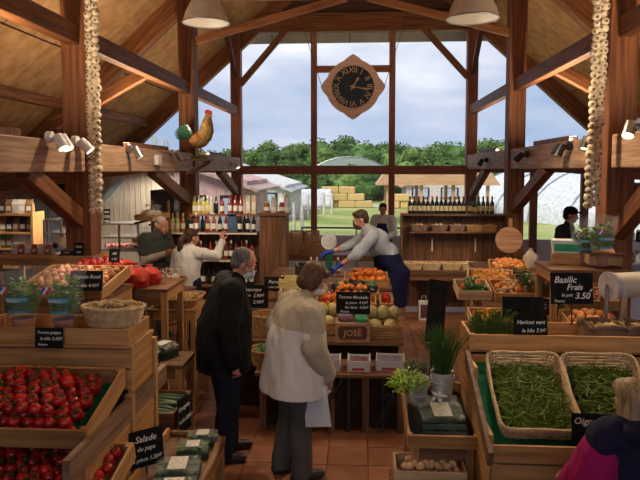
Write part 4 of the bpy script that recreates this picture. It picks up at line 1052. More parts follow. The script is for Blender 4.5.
for k in range(3):
    p = Mt @ Vector((.03 - .012 * k, -.17 + .01 * k, .02 + .048 * k))
    veg_pack(('lowest', 'middle', 'topmost')[k] + ' dark herb pack stacked in the pine tray', p, .30, .21, .048, mat('dark_leaf_pack', (.015, .05, .015), .5, col2=(.04, .10, .03)), R(-5 + 5 * k), R(10), labelcol=(.03, .07, .03) if k < 2 else (.28, .33, .3))
tag_ = MB()
for k in range(5):
    a = 2 * PI * k / 5
    tag_.add([Vector((0, 0, 0)), Vector((.035 * math.cos(a - .4), .02, .03 * math.sin(a - .4))), Vector((.065 * math.cos(a), .0, .06 * math.sin(a))), Vector((.035 * math.cos(a + .4), .02, .03 * math.sin(a + .4)))], [(0, 1, 2, 3)])
o = tag_.build('crumpled_tag', WHITE, None, Mt @ Vector((.0, -.05, .2))); q = o.modifiers.new('thick', 'SOLIDIFY'); q.thickness = .002
tag(o, 'crumpled white paper tag on the herb packs', 'tag')
stand('low bench under the mushroom crate', .20, .70, 3.86, 4.18, .30, W_SHELF, apron=.05)
mu, Mm = crate('weathered crate of brown mushrooms under the bucket tray', (.455, 4.03, .302), .46, .28, .13, m=PALE, my=PALE, rows=2)
fill(Mm, spots_in(.42, .24, .031, 2, .3, z0=.05), mush_me, 'mushroom', 'brown button mushroom in the weathered crate', 'mushroom', 'mushrooms in the weathered crate', tip=.7)
pb = thing('parsley_bunch', 'dark parsley bunch at the bottom edge under the tray', 'herb', (.62, 3.72, .26)); obj('foliage', dark_me, pb, scale=1.1); obj('foliage', pars_me, pb, scale=.7)
pbk = stand('tiny stool under the dark parsley bunch', .48, .78, 3.60, 3.84, .26, W_SHELF, apron=.03)
# large leaning slate on an easel behind the chives
ea = at(434, 343, 5.0)
es = thing('leaning_board', 'tall black board tilted on a stand behind the chives', 'sign', (ea.x, 5.0, ea.z), rot=(R(-4), R(13), R(50)))
MB().box((0, 0, .26), (.26, .014, .50)).build('board', SLATE, es, bevel=.002)
MB().cyl((0, .012, -ea.z), (0, .012, .3), .012, n=8).build('pole', BLACK, es)
MB().lathe([(.0001, -ea.z), (.14, -ea.z), (.13, -ea.z + .02), (.0001, -ea.z + .02)], 16).build('foot', BLACK, es)

# ------------------------------------------------------------------ right front stall: beans, herbs
rs = thing('market_stall', 'stepped wooden stall carrying the bean baskets', 'stall', (1.45, 4.1, 0))
MB().bx(-.68, .72, -.54, -.52, .66, .765).build('plank', PINE, rs, bevel=.003)
MB().bx(-.68, .72, -.54, -.52, .545, .65).build('plank', PINE, rs, bevel=.003)
MB().bx(-.68, .72, -.53, -.51, .1, .54).build('front_board', GREENFELT, rs)
MB().add([(-.67, -.52, .64), (.72, -.52, .64), (.72, .22, 1.0), (-.67, .22, 1.0), (-.67, -.52, .66), (.72, -.52, .66), (.72, .22, 1.02), (-.67, .22, 1.02)], [(0, 3, 2, 1), (4, 5, 6, 7), (0, 1, 5, 4), (1, 2, 6, 5), (2, 3, 7, 6), (3, 0, 4, 7)]).build('sloping_shelf', GREENFELT, rs)
MB().beam((-.70, -.58, .70), (-.70, .25, 1.06), .03, .10).build('side_board', wood('worn_side_board2', (.12, .06, .03), (.26, .15, .09), axis='z'), rs)
for z0, z1 in ((.94, 1.05), (.82, .93), (.60, .81), (.30, .58)): MB().bx(-.69, -.67, .0 if z0 > .8 else -.5, .66, z0, z1).build('plank', PINEY, rs)
for z0, z1 in ((.98, 1.085), (.87, .97)): MB().bx(-.68, .72, .26, .278, z0, z1).build('plank', PINE, rs, bevel=.003)
for sx in (-.66, .7):
    for y, hl in ((-.47, .62), (.24, 1.0), (.64, 1.06)): MB().box((sx, y, hl / 2), (.05, .05, hl)).build('leg', PINEZ, rs)
MB().bx(-.68, .72, .26, .68, 1.065, 1.085).build('shelf', PINE, rs)
hc, Mh = crate('long pine crate with herb tufts above the beans', (1.48, 4.58, 1.088), 1.42, .40, .115, t=.02, m=PINE)
sl = R(26)
for k, (cx, lb) in enumerate(((1.085, 'pale rimmed wicker basket heaped with green beans'), (1.575, 'wicker basket of green beans behind the blond child'))):
    base = Vector((cx, 4.0, .83))
    bo, Mk = wicker(lb, base, .24, .30, .13, 'rect', tilt=sl, rows=9, n=64, m=WICKER_PALE, r=.008, rim=.012, flare=.9, back=.06)
    bb = MB(); nb = 12     # heap surface
    n_ind = 150
    rn = random.Random(20 + k)
    def hp(x, y): return .085 + .045 * (1 - (x / .23) ** 2) * (1 - (y / .28) ** 2)
    for i in range(n_ind):
        x, y = rn.uniform(-.175, .175), rn.uniform(-.24, .24)
        w_ = Mk @ Vector((x, y, hp(x, y) + rn.uniform(.008, .028)))
        o = obj('green_bean', bean_mes[i % 4], None, w_, (sl * 1 + rn.uniform(-.25, .25), rn.uniform(-.3, .3), rn.uniform(-PI, PI)), rn.uniform(.85, 1.15))
        o.rotation_euler = (Mk.to_3x3() @ Euler((rn.uniform(-.2, .2), rn.uniform(-.3, .3), rn.gauss(0, 1.1))).to_matrix()).to_euler()
        tag(o, 'thin green bean on top of the ' + ('left' if k == 0 else 'right') + ' bean heap', 'green bean', 'green beans in the ' + ('left' if k == 0 else 'right') + ' basket')
    hm = MB()
    for i in range(900):
        x, y = rn.uniform(-.185, .185), rn.uniform(-.26, .26); c_ = Vector((x, y, hp(x, y) + rn.uniform(-.012, .012)))
        a = rn.gauss(0, 1.1); d_ = Vector((math.cos(a), math.sin(a), rn.uniform(-.3, .3))) * .065; s_ = Vector((-math.sin(a), math.cos(a), 0)) * rn.uniform(-.015, .015)
        hm.tube([c_ - d_, c_ + s_, c_ + d_], [.0015, .0042, .0015], 4)
    hh = obj('bean_heap', hm.mesh('bean_heap', BEAN, True, 180), None); hh.matrix_world = Mk
    tag(hh, 'packed green beans filling the ' + ('left' if k == 0 else 'right') + ' basket below the top layer', 'green beans', kind='stuff')
    core = MB().box((0, 0, .05), (.38, .50, .085)).build('packing', GREENFELT, bo)
slate('slate reading Oignon Blanc leaning below the beans', (1.36, 3.62, .745), .24, .19, [('Oignon', .28, -.12, .68), ('Blanc', .28, .2, .42)], tilt=R(-10), rotz=R(-3))
for k, (px, lb) in enumerate(((487, 'bushy thyme tuft at the end of the herb crate'), (503, 'second thyme tuft beside the blank slate'))):
    p = at(px, 338, 4.56); h_ = thing('thyme_plant', lb, 'herb', (p.x, 4.56, 1.10)); obj('foliage', thyme_me, h_, scale=(1.25, 1.0, 1.75))
slate('blank black slate in the herb crate', at(523, 318, 4.72), .305, .16, (), tilt=R(-8), stake=.06)
slate('slate reading Haricot vert below the blank slate', at(531, 336, 4.40), .235, .145, [('Haricot vert', .27, 0, .58), ('le kilo 7.9€', .25, .08, .18)], tilt=R(-10), rotz=R(3), stake=.05)
slate('large slate reading Basilic Frais above the herb crate', at(572, 304, 4.72), .32, .235, [('Basilic', .29, -.16, .68), ('Frais', .27, .06, .45), ('le pot', .15, -.12, .24), ('3.50', .28, .24, .17), ('€', .17, .44, .36), ('France', .12, -.3, .06)], tilt=R(-6), rotz=R(4), stake=.16)
SACK = mat('brown_paper_sack', (.13, .085, .055), .7, scale=9, col2=(.25, .17, .11), bump=.4)
def sack(label, loc, w, d, h, m, rz):
    o = thing('paper_sack', label, 'sack', loc, rz); mb = MB(); n = 28
    prof = [(.92, 0), (1.0, .02), (1.0, h * .6), (.98, h), (1.06, h * .98), (1.1, h * .8)]
    for q, z in prof:
        for i, (x, y) in enumerate(ring('rect', w / 2, d / 2, n)):
            mb.v.append((x * q * (1 + .03 * math.sin(i * 2.3 + z * 30)), y * q * (1 + .03 * math.cos(i * 1.7)), z + .012 * math.sin(i * 1.9)))
    for k in range(len(prof) - 1):
        for i in range(n): mb.f.append((k * n + i, k * n + (i + 1) % n, (k + 1) * n + (i + 1) % n, (k + 1) * n + i))
    mb.f.append(tuple(range(n))[::-1])
    s__ = mb.build('bag', m, o, smooth=True); q = s__.modifiers.new('thick', 'SOLIDIFY'); q.thickness = .004
    return o, TM(loc, rz)
for px, w, lb in ((605, .30, 'open brown paper sack of potatoes in the herb crate'), (635, .24, 'second brown paper sack at the picture edge')):
    p = at(px, 338, 4.6); so, Ms = sack(lb, (p.x, 4.60, 1.10), w, .24, .15, SACK, R(5))
    fill(Ms, spots_in(w * .8, .18, .028, 1, .3, z0=.085), potato_me, 'potato', lb.replace('open brown paper sack of potatoes', 'small potato in the open sack').replace('second brown paper sack', 'small potato in the second sack'), 'potato', 'potatoes in the sack at %d' % px, (.8, 1.0))
# produce terraces behind the right stall
TA = lambda *a, **k: stand(*a, **k)
TA('right hand terrace table just behind the bean stall', .98, 2.35, 4.95, 5.95, .86, m=W_SHELF)
TA('raised right hand terrace table', 1.2, 2.4, 6.0, 7.2, 1.05, m=W_SHELF)
TA('far raised right hand terrace table', 1.5, 2.3, 7.25, 8.7, 1.08, m=W_SHELF)
def tray_of(label, px, py, Y, z, w, d, h, me, name, ilabel, cat, group, r, layers=2, rz=0, tilt=R(10), m=None, my=None, scale=(.85, 1.1), mound=.03, kids=(), tip=PI, spin=PI, z0=.012, dx=0):
    p = at(px, py, Y)
    c_, Mx = crate(label, (p.x + dx, Y, z), w, d, h, rotz=rz, tilt=tilt, m=m, my=my)
    fill(Mx, spots_in(w - .05, d - .05, r, layers, .35, z0=z0, mound=mound), me, name, ilabel, cat, group, scale, kids=kids, tip=tip, spin=spin)
    return c_
tray_of('pale crate of oranges beside the thyme', 487, 318, 5.15, .93, .36, .32, .10, orange_me, 'orange', 'bright orange in the pale crate beside the thyme', 'orange', 'oranges beside the thyme', .035, m=PALE, my=PALE)
tray_of('pale crate of chanterelles beyond the oranges', 492, 300, 5.72, .95, .40, .36, .09, chant_me, 'chanterelle', 'yellow chanterelle in the pale crate', 'mushroom', 'chanterelles in the pale crate', .024, m=PALE, my=PALE, tip=1.2)
tray_of('pine crate of mushrooms and roots behind the blank slate', 545, 318, 5.15, .93, .5, .34, .10, [mush_me, potato_me[0]], 'field_mushroom', 'pale {} in the crate behind the blank slate', 'mushroom', 'mushrooms behind the blank slate', .03, dx=-.02)
p = at(538, 290, 5.75); c_, Mx = crate('pine crate of dark aubergines behind the Basilic slate', (p.x, 5.75, 1.0), .56, .40, .11, tilt=R(10))
fill(Mx, [(x, y, .055) for x in (-.13, .12) for y in (-.14, -.06, .02, .10)] + [(x, y, .12) for x in (-.12, .12) for y in (-.09, 0, .08)], aub_me, 'aubergine', 'glossy black aubergine behind the Basilic slate', 'aubergine', 'aubergines in the pine crate', (.85, .95), kids=(('stem_cap', aubcap_me),), tip=.06, spin=.12)
tray_of('pine crate of apricots beside the roll stand', 590, 300, 5.35, 1.02, .42, .34, .10, peach_me, 'apricot', 'apricot in the crate next to the plastic roll', 'apricot', 'apricots near the plastic roll', .035)
tray_of('white crate of orange chanterelles near the round board', 488, 268, 7.0, 1.08, .50, .5, .10, [chant_me, peach_me], 'golden_chanterelle', 'golden {} in the crate near the round board', 'mushroom', 'golden chanterelles near the round board', .03, rz=R(-12), m=PALE, my=PALE, dx=.02)
tray_of('pine crate of apricots before the round board', 508, 255, 7.7, 1.11, .45, .45, .09, [peach_me, orange_me], 'ripe_apricot', 'ripe {} in the crate before the round board', 'apricot', 'apricots before the round board', .035, rz=R(-8))
tray_of('dark crate of peppers behind the herb bunches', 540, 262, 6.7, 1.08, .5, .4, .11, [pepper_me, rp_me], 'mixed_pepper', 'shiny {} in the dark crate behind herbs', 'pepper', 'mixed peppers in the dark crate', .037, m=W_SHELF, my=W_SHELF)
tray_of('pine crate of shallots beneath the cardboard box', 585, 280, 6.1, 1.07, .55, .36, .10, shal_me, 'shallot', 'brown shallot in the crate under the cardboard box', 'shallot', 'shallots near the cardboard box', .025)
p = at(533, 262, 6.35); hb_ = thing('rosemary_bunch', 'dark green herb bunch among the orange produce', 'herb', (p.x, 6.35, 1.11)); obj('foliage', thyme_me, hb_, scale=1.5)
p = at(520, 258, 7.35); hb_ = thing('sage_bunch', 'grey green herb bunch before the second garlic bag', 'herb', (p.x, 7.35, 1.1)); obj('foliage', dark_me, hb_, scale=1.1)
tray_of('pale crate of peppers and tomatoes right of the tall black board', 472, 292, 6.45, 1.08, .34, .36, .10, [pepper_me, heir_me], 'terrace_pepper', 'fresh {} in the crate right of the black board', 'vegetable', 'vegetables right of the black board', .037, m=PALE, my=PALE)
tray_of('pine crate of roots in the middle of the right terrace', 512, 282, 6.4, 1.08, .42, .40, .10, [potato_me[0], orange_me, mush_me], 'terrace_root', 'loose {} in the middle crate of the right terrace', 'vegetable', 'mixed produce in the middle terrace crate', .032)
tray_of('pine crate of tomatoes near the green herb bunches', 560, 268, 7.0, 1.08, .36, .4, .10, [heir_me, tom_me], 'terrace_tomato', 'red {} in the crate near the herb bunches', 'tomato', 'tomatoes near the herb bunches', .037)
# round wooden board
p = at(509, 240, 8.6); rbd = thing('bread_board', 'round wooden board leaning at the end of the far shelf', 'board', (p.x, 8.6, p.z), rot=(R(-8), 0, R(-10)))
MB().prism([(.18 * math.cos(2 * PI * i / 32), .18 * math.sin(2 * PI * i / 32)) for i in range(32)], -.015, .015).build('disc', wood('round_board_wood', (.30, .15, .08), (.48, .27, .15), axis='x'), rbd, bevel=.004)
MB().box((.02, 0, .23), (.05, .03, .14)).build('handle', MATS['round_board_wood'], rbd, bevel=.008)
MB().cyl((0, .03, -.36), (0, .03, .1), .015, n=8).build('stand', W_SHELF, rbd)
# paper bag behind
p = at(531, 242, 8.2); net_bag('crumpled cream paper bag behind the orange produce', (p.x, 8.2, 1.082), .10, .26, mat('cream_bag', (.5, .43, .35), .7, var=.2, bump=.5), 'paper_bag', 'bag')
# punnet with green label, wrapped basil pots and parcels by the right post
p = at(565, 266, 5.8)
pt = thing('punnet_box', 'white box with green band in front of the man in the cap', 'box', (p.x, 5.8, at(590, 266, 5.65).z), R(-12))
MB().box((0, 0, .05), (.24, .18, .10)).build('carton', PINE, pt, bevel=.006)
MB().prism([(-.11, .1), (.11, .1), (.13, .22), (-.13, .22)], -.08, .08).build('tub', WHITE, pt, bevel=.008)
MB().box((.01, -.084, .155), (.23, .01, .065)).build('green_band', mat('bright_green_print', (.01, .32, .12), .4), pt)
for px, Y, lb, s_ in ((583, 5.75, 'wrapped green herb pot left of the basil by the right post', .95), (601, 5.55, 'wrapped basil pot with blue print by the right post', 1.0)):
    p = at(px, 266, Y); herb_pot(lb, (p.x, Y, p.z), s_=s_)
stand('narrow shelf carrying the basil pots by the post', 1.64, 2.30, 5.42, 5.95, at(590, 266, 5.65).z - .002, m=W_SHELF)
p = at(612, 272, 5.15); cbx = thing('cardboard_box', 'flat brown cardboard box with open flap by the roll', 'box', (p.x + .1, 5.62, p.z), R(-6))
CARD = mat('brown_cardboard', (.30, .17, .09), .8, col2=(.42, .26, .15), scale=6)
MB().box((0, 0, .04), (.28, .22, .08)).build('carton', CARD, cbx, bevel=.003)
for sy in (-1, 1): MB().box((0, sy * .14, .10), (.27, .10, .004), Matrix.Rotation(R(22 * sy), 3, 'X')).build('flap', CARD, cbx)
# plastic bag roll on its stand
p = at(625, 285, 4.95)
rl = thing('bag_roll', 'roll of clear bags on a metal stand beside Basilic slate', 'bag roll', (p.x, 4.95, p.z))
MB().cyl((-.11, -.05, 0), (.12, .03, 0), .10, n=28).build('roll', mat('clear_bag_roll', (.52, .46, .36), .35, scale=40, var=.15, stretch=(1, 1, 12)), rl, smooth=True)
MB().cyl((-.15, -.064, 0), (-.112, -.05, 0), .115, .105, n=24).build('end_cap', mat('frosted_end', (.42, .38, .40), .3), rl, smooth=True)
MB().cyl((-.17, -.07, 0), (.17, .05, 0), .018, n=8).build('axle', STEEL, rl)
for s_ in (-.16, .16): MB().beam((s_, s_ * .35, 0), (s_, s_ * .35, -(p.z - .9)), .02, .02).build('upright', STEEL, rl)
MB().bx(-.2, .2, -.12, .12, .86 - p.z, .90 - p.z).build('foot', STEEL, rl)
hang = MB(); 
for j in range(5):
    for i in range(4): hang.v.append((-.09 + i * .012 + .01 * math.sin(j * 1.3), -.16 + .006 * math.sin(i * 2 + j), -.02 - j * .05))
for j in range(4):
    for i in range(3): hang.f.append((j * 4 + i, j * 4 + i + 1, (j + 1) * 4 + i + 1, (j + 1) * 4 + i))
q = hang.build('loose_bag', CLEAR, rl, smooth=True); q2 = q.modifiers.new('thick', 'SOLIDIFY'); q2.thickness = .001
# ------------------------------------------------------------------ bottle shelf, far left of the window
GLS = {'dark': mat('dark_bottle_glass', (.010, .014, .010), .12, var=.3), 'green': mat('green_bottle_glass', (.02, .05, .015), .12, var=.3), 'pale': mat('pale_wine_glass', (.42, .36, .10), .15, var=.2),
       'rose': mat('rose_wine_glass', (.22, .035, .035), .15, var=.3), 'amber': mat('amber_glass', (.20, .06, .012), .15, var=.3), 'clear': mat('clear_spirit_glass', (.48, .50, .50), .12, var=.1), 'blue': mat('blue_box', (.05, .09, .16), .4)}
LABELM = {'white': mat('white_bottle_label', (.66, .63, .56), .6, var=.15, scale=50), 'cream': mat('cream_bottle_label', (.55, .47, .30), .6, var=.2, scale=50), 'red': mat('red_bottle_label', (.35, .05, .04), .6, var=.2), 'gold': mat('gold_label', (.5, .36, .1), .4)}
bprof = [(.0001, 0), (.036, 0), (.038, .01), (.038, .17), (.034, .195), (.016, .225), (.0145, .285), (.016, .288), (.016, .30), (.0001, .30)]
bot_me = {k: MB().lathe(bprof, 12).mesh('glass', m, True, 50) for k, m in GLS.items()}
lab_me = {k: MB().lathe([(.0385, .05), (.0388, .052), (.0388, .135), (.0385, .137)], 12).mesh('paper_label', m, True, 50) for k, m in LABELM.items()}
cap_me = {k: MB().lathe([(.0165, .25), (.0168, .25), (.0175, .302), (.0001, .304)], 10).mesh('foil_cap', m, True, 50) for k, m in {'black': BLACK, 'red': LABELM['red'], 'gold': LABELM['gold'], 'white': WHITE}.items()}
def bottle(label, loc, glass, lab, cap, group, s_=1.0, sx=1.0):
    o = thing('wine_bottle', label, 'bottle', loc, random.uniform(0, 6), group); o.scale = (sx, sx, s_)
    obj('glass', bot_me[glass], o)
    if lab: obj('paper_label', lab_me[lab], o)
    if cap: obj('foil_cap', cap_me[cap], o)
    return o
YB = 9.85
xa, xb = at(163, 215, YB).x, at(258, 215, YB).x
zs = [at(200, y, YB).z for y in (214, 231.5, 258.5, 284)]
bs = thing('bottle_shelf', 'stained wooden shelf unit filled with rows of wine bottles', 'shelf', ((xa + xb) / 2, YB, 0))
w2 = (xb - xa) / 2
for k, z in enumerate(zs):
    x0 = -w2 if k else at(190, 214, YB).x - (xa + xb) / 2
    MB().bx(x0, w2, -.13 if k else -.05, .14, z - .03, z - .002).build('shelf_board', W_SHELF, bs)
MB().bx(-w2, w2, .14, .16, .1, zs[1]).build('back_board', W_DARKX, bs)
for x in (-w2 + .02, w2 - .02, -w2 * .3): MB().box((x, .12, zs[1] / 2), (.04, .04, zs[1])).build('upright', W_SHELF, bs)
price = mat('price_strip', (.55, .5, .42), .6)
for k in (1, 2): MB().bx(-w2, w2, -.135, -.131, zs[k] - .03, zs[k] - .006).build('price_strip', price, bs)
rows = [(0, [(194, 'pale', 'white', 'gold'), (198.5, 'pale', 'white', 'gold'), (203, 'pale', 'cream', 'white'), (207, 'pale', 'cream', 'white'), (211, 'clear', 'cream', 'white'), (215.5, 'dark', None, 'black'), (221.5, 'rose', 'white', 'black'), (229.5, 'rose', 'white', 'red'), (235, 'rose', 'white', 'red'), (240.5, 'rose', 'white', 'red')]),
        (1, [(173, 'pale', 'cream', 'gold'), (178, 'pale', 'cream', 'gold'), (183.5, 'amber', 'cream', 'gold'), (188, 'dark', None, 'black'), (192, 'dark', 'white', 'red'), (197, 'rose', 'white', 'white'), (202.5, 'dark', None, 'black'), (208.5, 'rose', 'cream', 'red'), (214, 'amber', 'white', 'white'), (220, 'dark', 'cream', 'gold'), (226, 'rose', 'white', 'gold'), (240, 'dark', 'white', 'red'), (244.5, 'dark', None, 'black'), (248.5, 'dark', 'white', 'black'), (254, 'dark', 'white', 'black')]),
        (2, [(170 + 5.1 * i, ('rose', 'rose', 'dark', 'rose', 'amber')[i % 5], ('white', 'cream', 'white')[i % 3], ('white', 'black', 'red')[i % 3]) for i in range(17)]),
        (3, [(170 + 5.4 * i, 'dark', ('white', None, 'cream')[i % 3], 'black') for i in range(16)])]
rn_ = ('top', 'second', 'third', 'lowest')
gl_word = {'pale': 'pale white wine bottle', 'clear': 'clear glass bottle', 'dark': 'dark wine bottle', 'rose': 'reddish rosé bottle', 'amber': 'amber bottle', 'green': 'green bottle'}
for k, lst in rows:
    for px, g, lb, cp in lst:
        p = at(px, 230, YB)
        bottle(f'{gl_word[g]} ' + (f'with {lb} label' if lb else 'without label') + f' on the {rn_[k]} row of the left shelf', (p.x, YB + (.06 if k == 0 else random.uniform(-.04, .02)), zs[k]), g, lb, cp, f'{g} {lb} bottles {rn_[k]} row', random.uniform(.92, 1.02), .95)
p = at(232.5, 230, YB); bx_ = MB().bx(-.07, .07, -.05, .05, 0, .30).build('gift_carton', GLS['blue'], None, (p.x, YB, zs[1]), bevel=.004); tag(bx_, 'dark blue gift carton standing among the second bottle row', 'carton')
for i, px in enumerate((250, 255.5)):
    p = at(px, 205, YB + .2); b_ = thing('bottle_carton', ('left' if i == 0 else 'right') + ' of two cream bottle cartons on the shelf end', 'carton', (p.x, YB + .06, zs[0])); MB().bx(-.035, .035, -.03, .03, 0, .30).build('carton', LABELM['cream'], b_, bevel=.003); MB().bx(-.03, .03, -.032, -.0305, .08, .2).build('paper_label', LABELM['white'], b_)
# dark planked cabinet right of the shelf
c0, c1 = at(259, 213, 9.7), at(286, 213, 9.7)
cab = thing('wooden_cabinet', 'dark planked cabinet at the end of the bottle shelf', 'cabinet', ((c0.x + c1.x) / 2, 9.9, 0))
cw = (c1.x - c0.x) / 2
for k in range(4): MB().bx(-cw + cw * k / 2 + .003, -cw + cw * (k + 1) / 2 - .003, -.2, -.18, .05, c0.z - .06).build('plank', W_DARKX, cab)
MB().bx(-cw, cw, -.18, .2, .05, c0.z - .04).build('body', W_DARKX, cab)
MB().bx(-cw - .02, cw + .03, -.22, .22, c0.z - .04, c0.z).build('top_board', W_SHELF, cab)
for i, (px, g, h_, lb) in enumerate(((267, 'amber', .5, 'yellow jar on the cabinet top'), (274, 'clear', .7, 'clear jar in the middle of the cabinet top'), (282, 'rose', .45, 'small red jar on the cabinet top'), (287, 'clear', .85, 'tall clear jar at the cabinet edge'))):
    p = at(px, 210, 9.85); j_ = thing('preserve_jar', lb, 'jar', (p.x, 9.85, c0.z))
    MB().lathe([(.0001, 0), (.045, 0), (.048, .02), (.048, .13 * h_ / .5), (.036, .15 * h_ / .5), (.0001, .15 * h_ / .5)], 12).build('glass', GLS[g], j_, smooth=True)
    MB().cyl((0, 0, .15 * h_ / .5), (0, 0, .15 * h_ / .5 + .025), .04, n=12).build('lid', LABELM['gold'] if i != 2 else LABELM['red'], j_, smooth=True)
    MB().lathe([(.0485, .03), (.0488, .03), (.0488, .09), (.0485, .09)], 12).build('paper_label', LABELM['white'], j_)
# ------------------------------------------------------------------ drinks fridge, deli counter and white boarded wall on the left
f0, f1 = at(151, 190, 10.5), at(174, 190, 10.5)
fg = thing('drinks_fridge', 'tall black fridge with pale side panel behind the old man', 'fridge', ((f0.x + f1.x) / 2, 10.5, 0))
fw_ = (f1.x - f0.x) / 2
MB().bx(-fw_, fw_ + .2, 0, .55, .05, f0.z).build('body', mat('fridge_side', (.45, .50, .54), .4), fg, bevel=.01)
MB().bx(-fw_, fw_, -.04, 0, .1, f0.z - .0).build('door', mat('fridge_door_black', (.010, .010, .012), .3), fg, bevel=.006)
MB().cyl((fw_ - .05, -.06, .8), (fw_ - .05, -.06, 1.3), .012, n=8).build('handle', STEEL, fg)
# white boarded wall
wx0, wx1 = at(98, 200, 12.2).x, at(168, 200, 12.2).x
ww = struct(MB().bx(wx0 - .9, wx1 + .1, 12.24, 12.3, 0, 2.45).build('wall_partition', LOWW), 'white boarded partition behind the deli counter')
WB = wood('white_washed_board', (.48, .40, .31), (.66, .58, .48), axis='z', objrand=.08)
nb = 22
for k in range(nb):
    x0 = wx0 - .9 + (wx1 - wx0 + 1.0) * k / nb
    MB().bx(x0 + .004, x0 + (wx1 - wx0 + 1.0) / nb - .004, 12.215, 12.24, 0, 2.45).build('board', WB, ww)
timber('timber_brace', 'pale blue grey brace fixed on the white boarded wall', at(104, 200, 12.1), at(123, 178, 12.1), .05, .14, mat('blue_grey_paint', (.34, .42, .46), .6))
for k, (px, py) in enumerate(((107, 212), (107, 221))):
    p = at(px, py, 12.15); s_ = thing('wall_notice', ('upper' if k == 0 else 'lower') + ' small dark notice pinned on the white boards', 'notice', p); MB().box((0, 0, 0), (.13, .02, .12)).build('frame', BLACK, s_); MB().box((0, -.012, 0), (.10, .004, .04)).build('paper', WHITE, s_)
def deli(label, px0, px1, py_top, Y, hglass, d=.6):
    a, b = at(px0, py_top, Y), at(px1, py_top, Y)
    o = thing('deli_counter', label, 'counter', ((a.x + b.x) / 2, Y + d / 2, 0)); w = (b.x - a.x) / 2; zt = a.z
    MB().bx(-w, w, -d / 2, d / 2, .05, zt - hglass).build('body', WHITE, o, bevel=.01)
    MB().bx(-w, w, -d / 2, d / 2, zt - hglass, zt - hglass + .03).build('deck', STEEL, o)
    MB().bx(-w, w, -d / 2, -d / 2 + .008, zt - hglass, zt).build('pane', GLASS, o)
    MB().bx(-w, w, -d / 2, d / 2, zt - .01, zt).build('glass_top', GLASS, o)
    for x in (-w, 0, w): MB().box((x, -d / 2, zt - hglass / 2), (.025, .025, hglass)).build('upright', STEEL, o)
    for z in (zt, zt - hglass * .5): MB().cyl((-w, -d / 2, z), (w, -d / 2, z), .012, n=8).build('rail', STEEL, o)
    MB().bx(-w + .03, w - .03, -.15, .2, zt - hglass * .5, zt - hglass * .5 + .015).build('shelf', GLASS, o)
    return o, w, zt
dl, dw, dz = deli('white glass deli counter before the boarded wall', 100, 138, 224, 9.2, .42)
MEAT = mat('cured_meat', (.40, .06, .05), .5, scale=20, col2=(.62, .30, .24), objrand=.2)
for k in range(6):
    m_ = MB().cyl((-.1, 0, 0), (.1, 0, 0), .035, n=10).build('cured_sausage', MEAT, None, (dl.location.x - dw + .1 + k * (2 * dw - .2) / 5, dl.location.y - .12, dz - .42 + .068), smooth=True, rot=(0, 0, random.uniform(-.3, .3) + .9)); tag(m_, 'cured sausage lying in the deli counter', 'sausage', 'sausages in the deli counter')
dl2, dw2, dz2 = deli('curved glass counter behind the white slicer', 44, 78, 220, 7.7, .35)
# dark upright fridge far left and packets shelf
f0, f1 = at(33, 188, 10.6), at(52, 188, 10.6)
fz = thing('dark_fridge', 'dark grey upright fridge behind the packet shelf', 'fridge', ((f0.x + f1.x) / 2, 10.8, 0)); fw_ = (f1.x - f0.x) / 2
MB().bx(-fw_, fw_, -.2, .3, .05, f0.z).build('body', mat('dark_grey_metal', (.05, .055, .06), .35), fz, bevel=.01); MB().bx(-fw_ + .03, fw_ - .03, -.22, -.2, .15, f0.z - .08).build('door', mat('grey_glass_door', (.09, .10, .11), .2), fz); MB().cyl((fw_ - .06, -.24, .9), (fw_ - .06, -.24, 1.5), .012, n=8).build('handle', STEEL, fz)
f0, f1 = at(52, 170, 10.9), at(72, 170, 10.9)
bm = thing('menu_board', 'large black menu board hanging left of the garlic post', 'board', ((f0.x + f1.x) / 2, 10.9, f0.z)); MB().bx(-.4, .3, -.02, .02, -1.0, .0).build('panel', SLATE, bm)
for k in range(4): MB().bx(-.3, .1 - .05 * k, -.024, -.02, -.25 - k * .18, -.22 - k * .18).build('chalk_line', CHALK, bm)
MB().bx(-.04, .0, .0, .03, -f0.z, -.9).build('post', W_POST, bm)
YS = 8.0
s0, s1 = at(-14, 212, YS), at(37, 212, YS)
pz = [at(10, y, YS).z for y in (213, 231, 247, 265)]
ps_ = thing('packet_shelf', 'pine shelf of paper packets at the left picture edge', 'shelf', ((s0.x + s1.x) / 2, YS, 0)); sw = (s1.x - s0.x) / 2
for z in pz: MB().bx(-sw, sw, -.14, .16, z - .028, z - .002).build('shelf_board', PINE, ps_)
for x in (-sw, sw): MB().bx(x - .015, x + .015, -.14, .16, 0, pz[0] + .02).build('side_panel', PINEZ, ps_)
MB().bx(-sw, sw, .16, .175, .3, pz[0]).build('back_board', W_SHELF, ps_)
packs = [mat('packet_brown', (.26, .14, .06), .6, var=.3, scale=25), mat('packet_cream', (.55, .47, .36), .6, var=.2, scale=25), mat('packet_dark', (.05, .035, .025), .5, var=.3), mat('packet_white', (.62, .60, .56), .5, var=.15), mat('packet_olive', (.20, .22, .08), .6), mat('packet_red', (.42, .08, .05), .5)]
pk_me = []
for m_ in packs:
    mb = MB(); k_ = [(.052, .03, 0), (.055, .034, .02), (.05, .03, .13), (.048, .008, .17), (.048, .004, .19)]
    for a, b, z in k_: mb.v += [(-a, -b, z), (a, -b, z), (a, b, z), (-a, b, z)]
    for i in range(4):
        for j in range(4): mb.f.append((i * 4 + j, i * 4 + (j + 1) % 4, i * 4 + 4 + (j + 1) % 4, i * 4 + 4 + j))
    mb.f += [(3, 2, 1, 0), (16, 17, 18, 19)]
    pk_me.append(mb.mesh('bag', m_))
tag_me = MB().bx(-.032, .032, -.037, -.0355, .04, .10).mesh('paper_label', LABELM['white'])
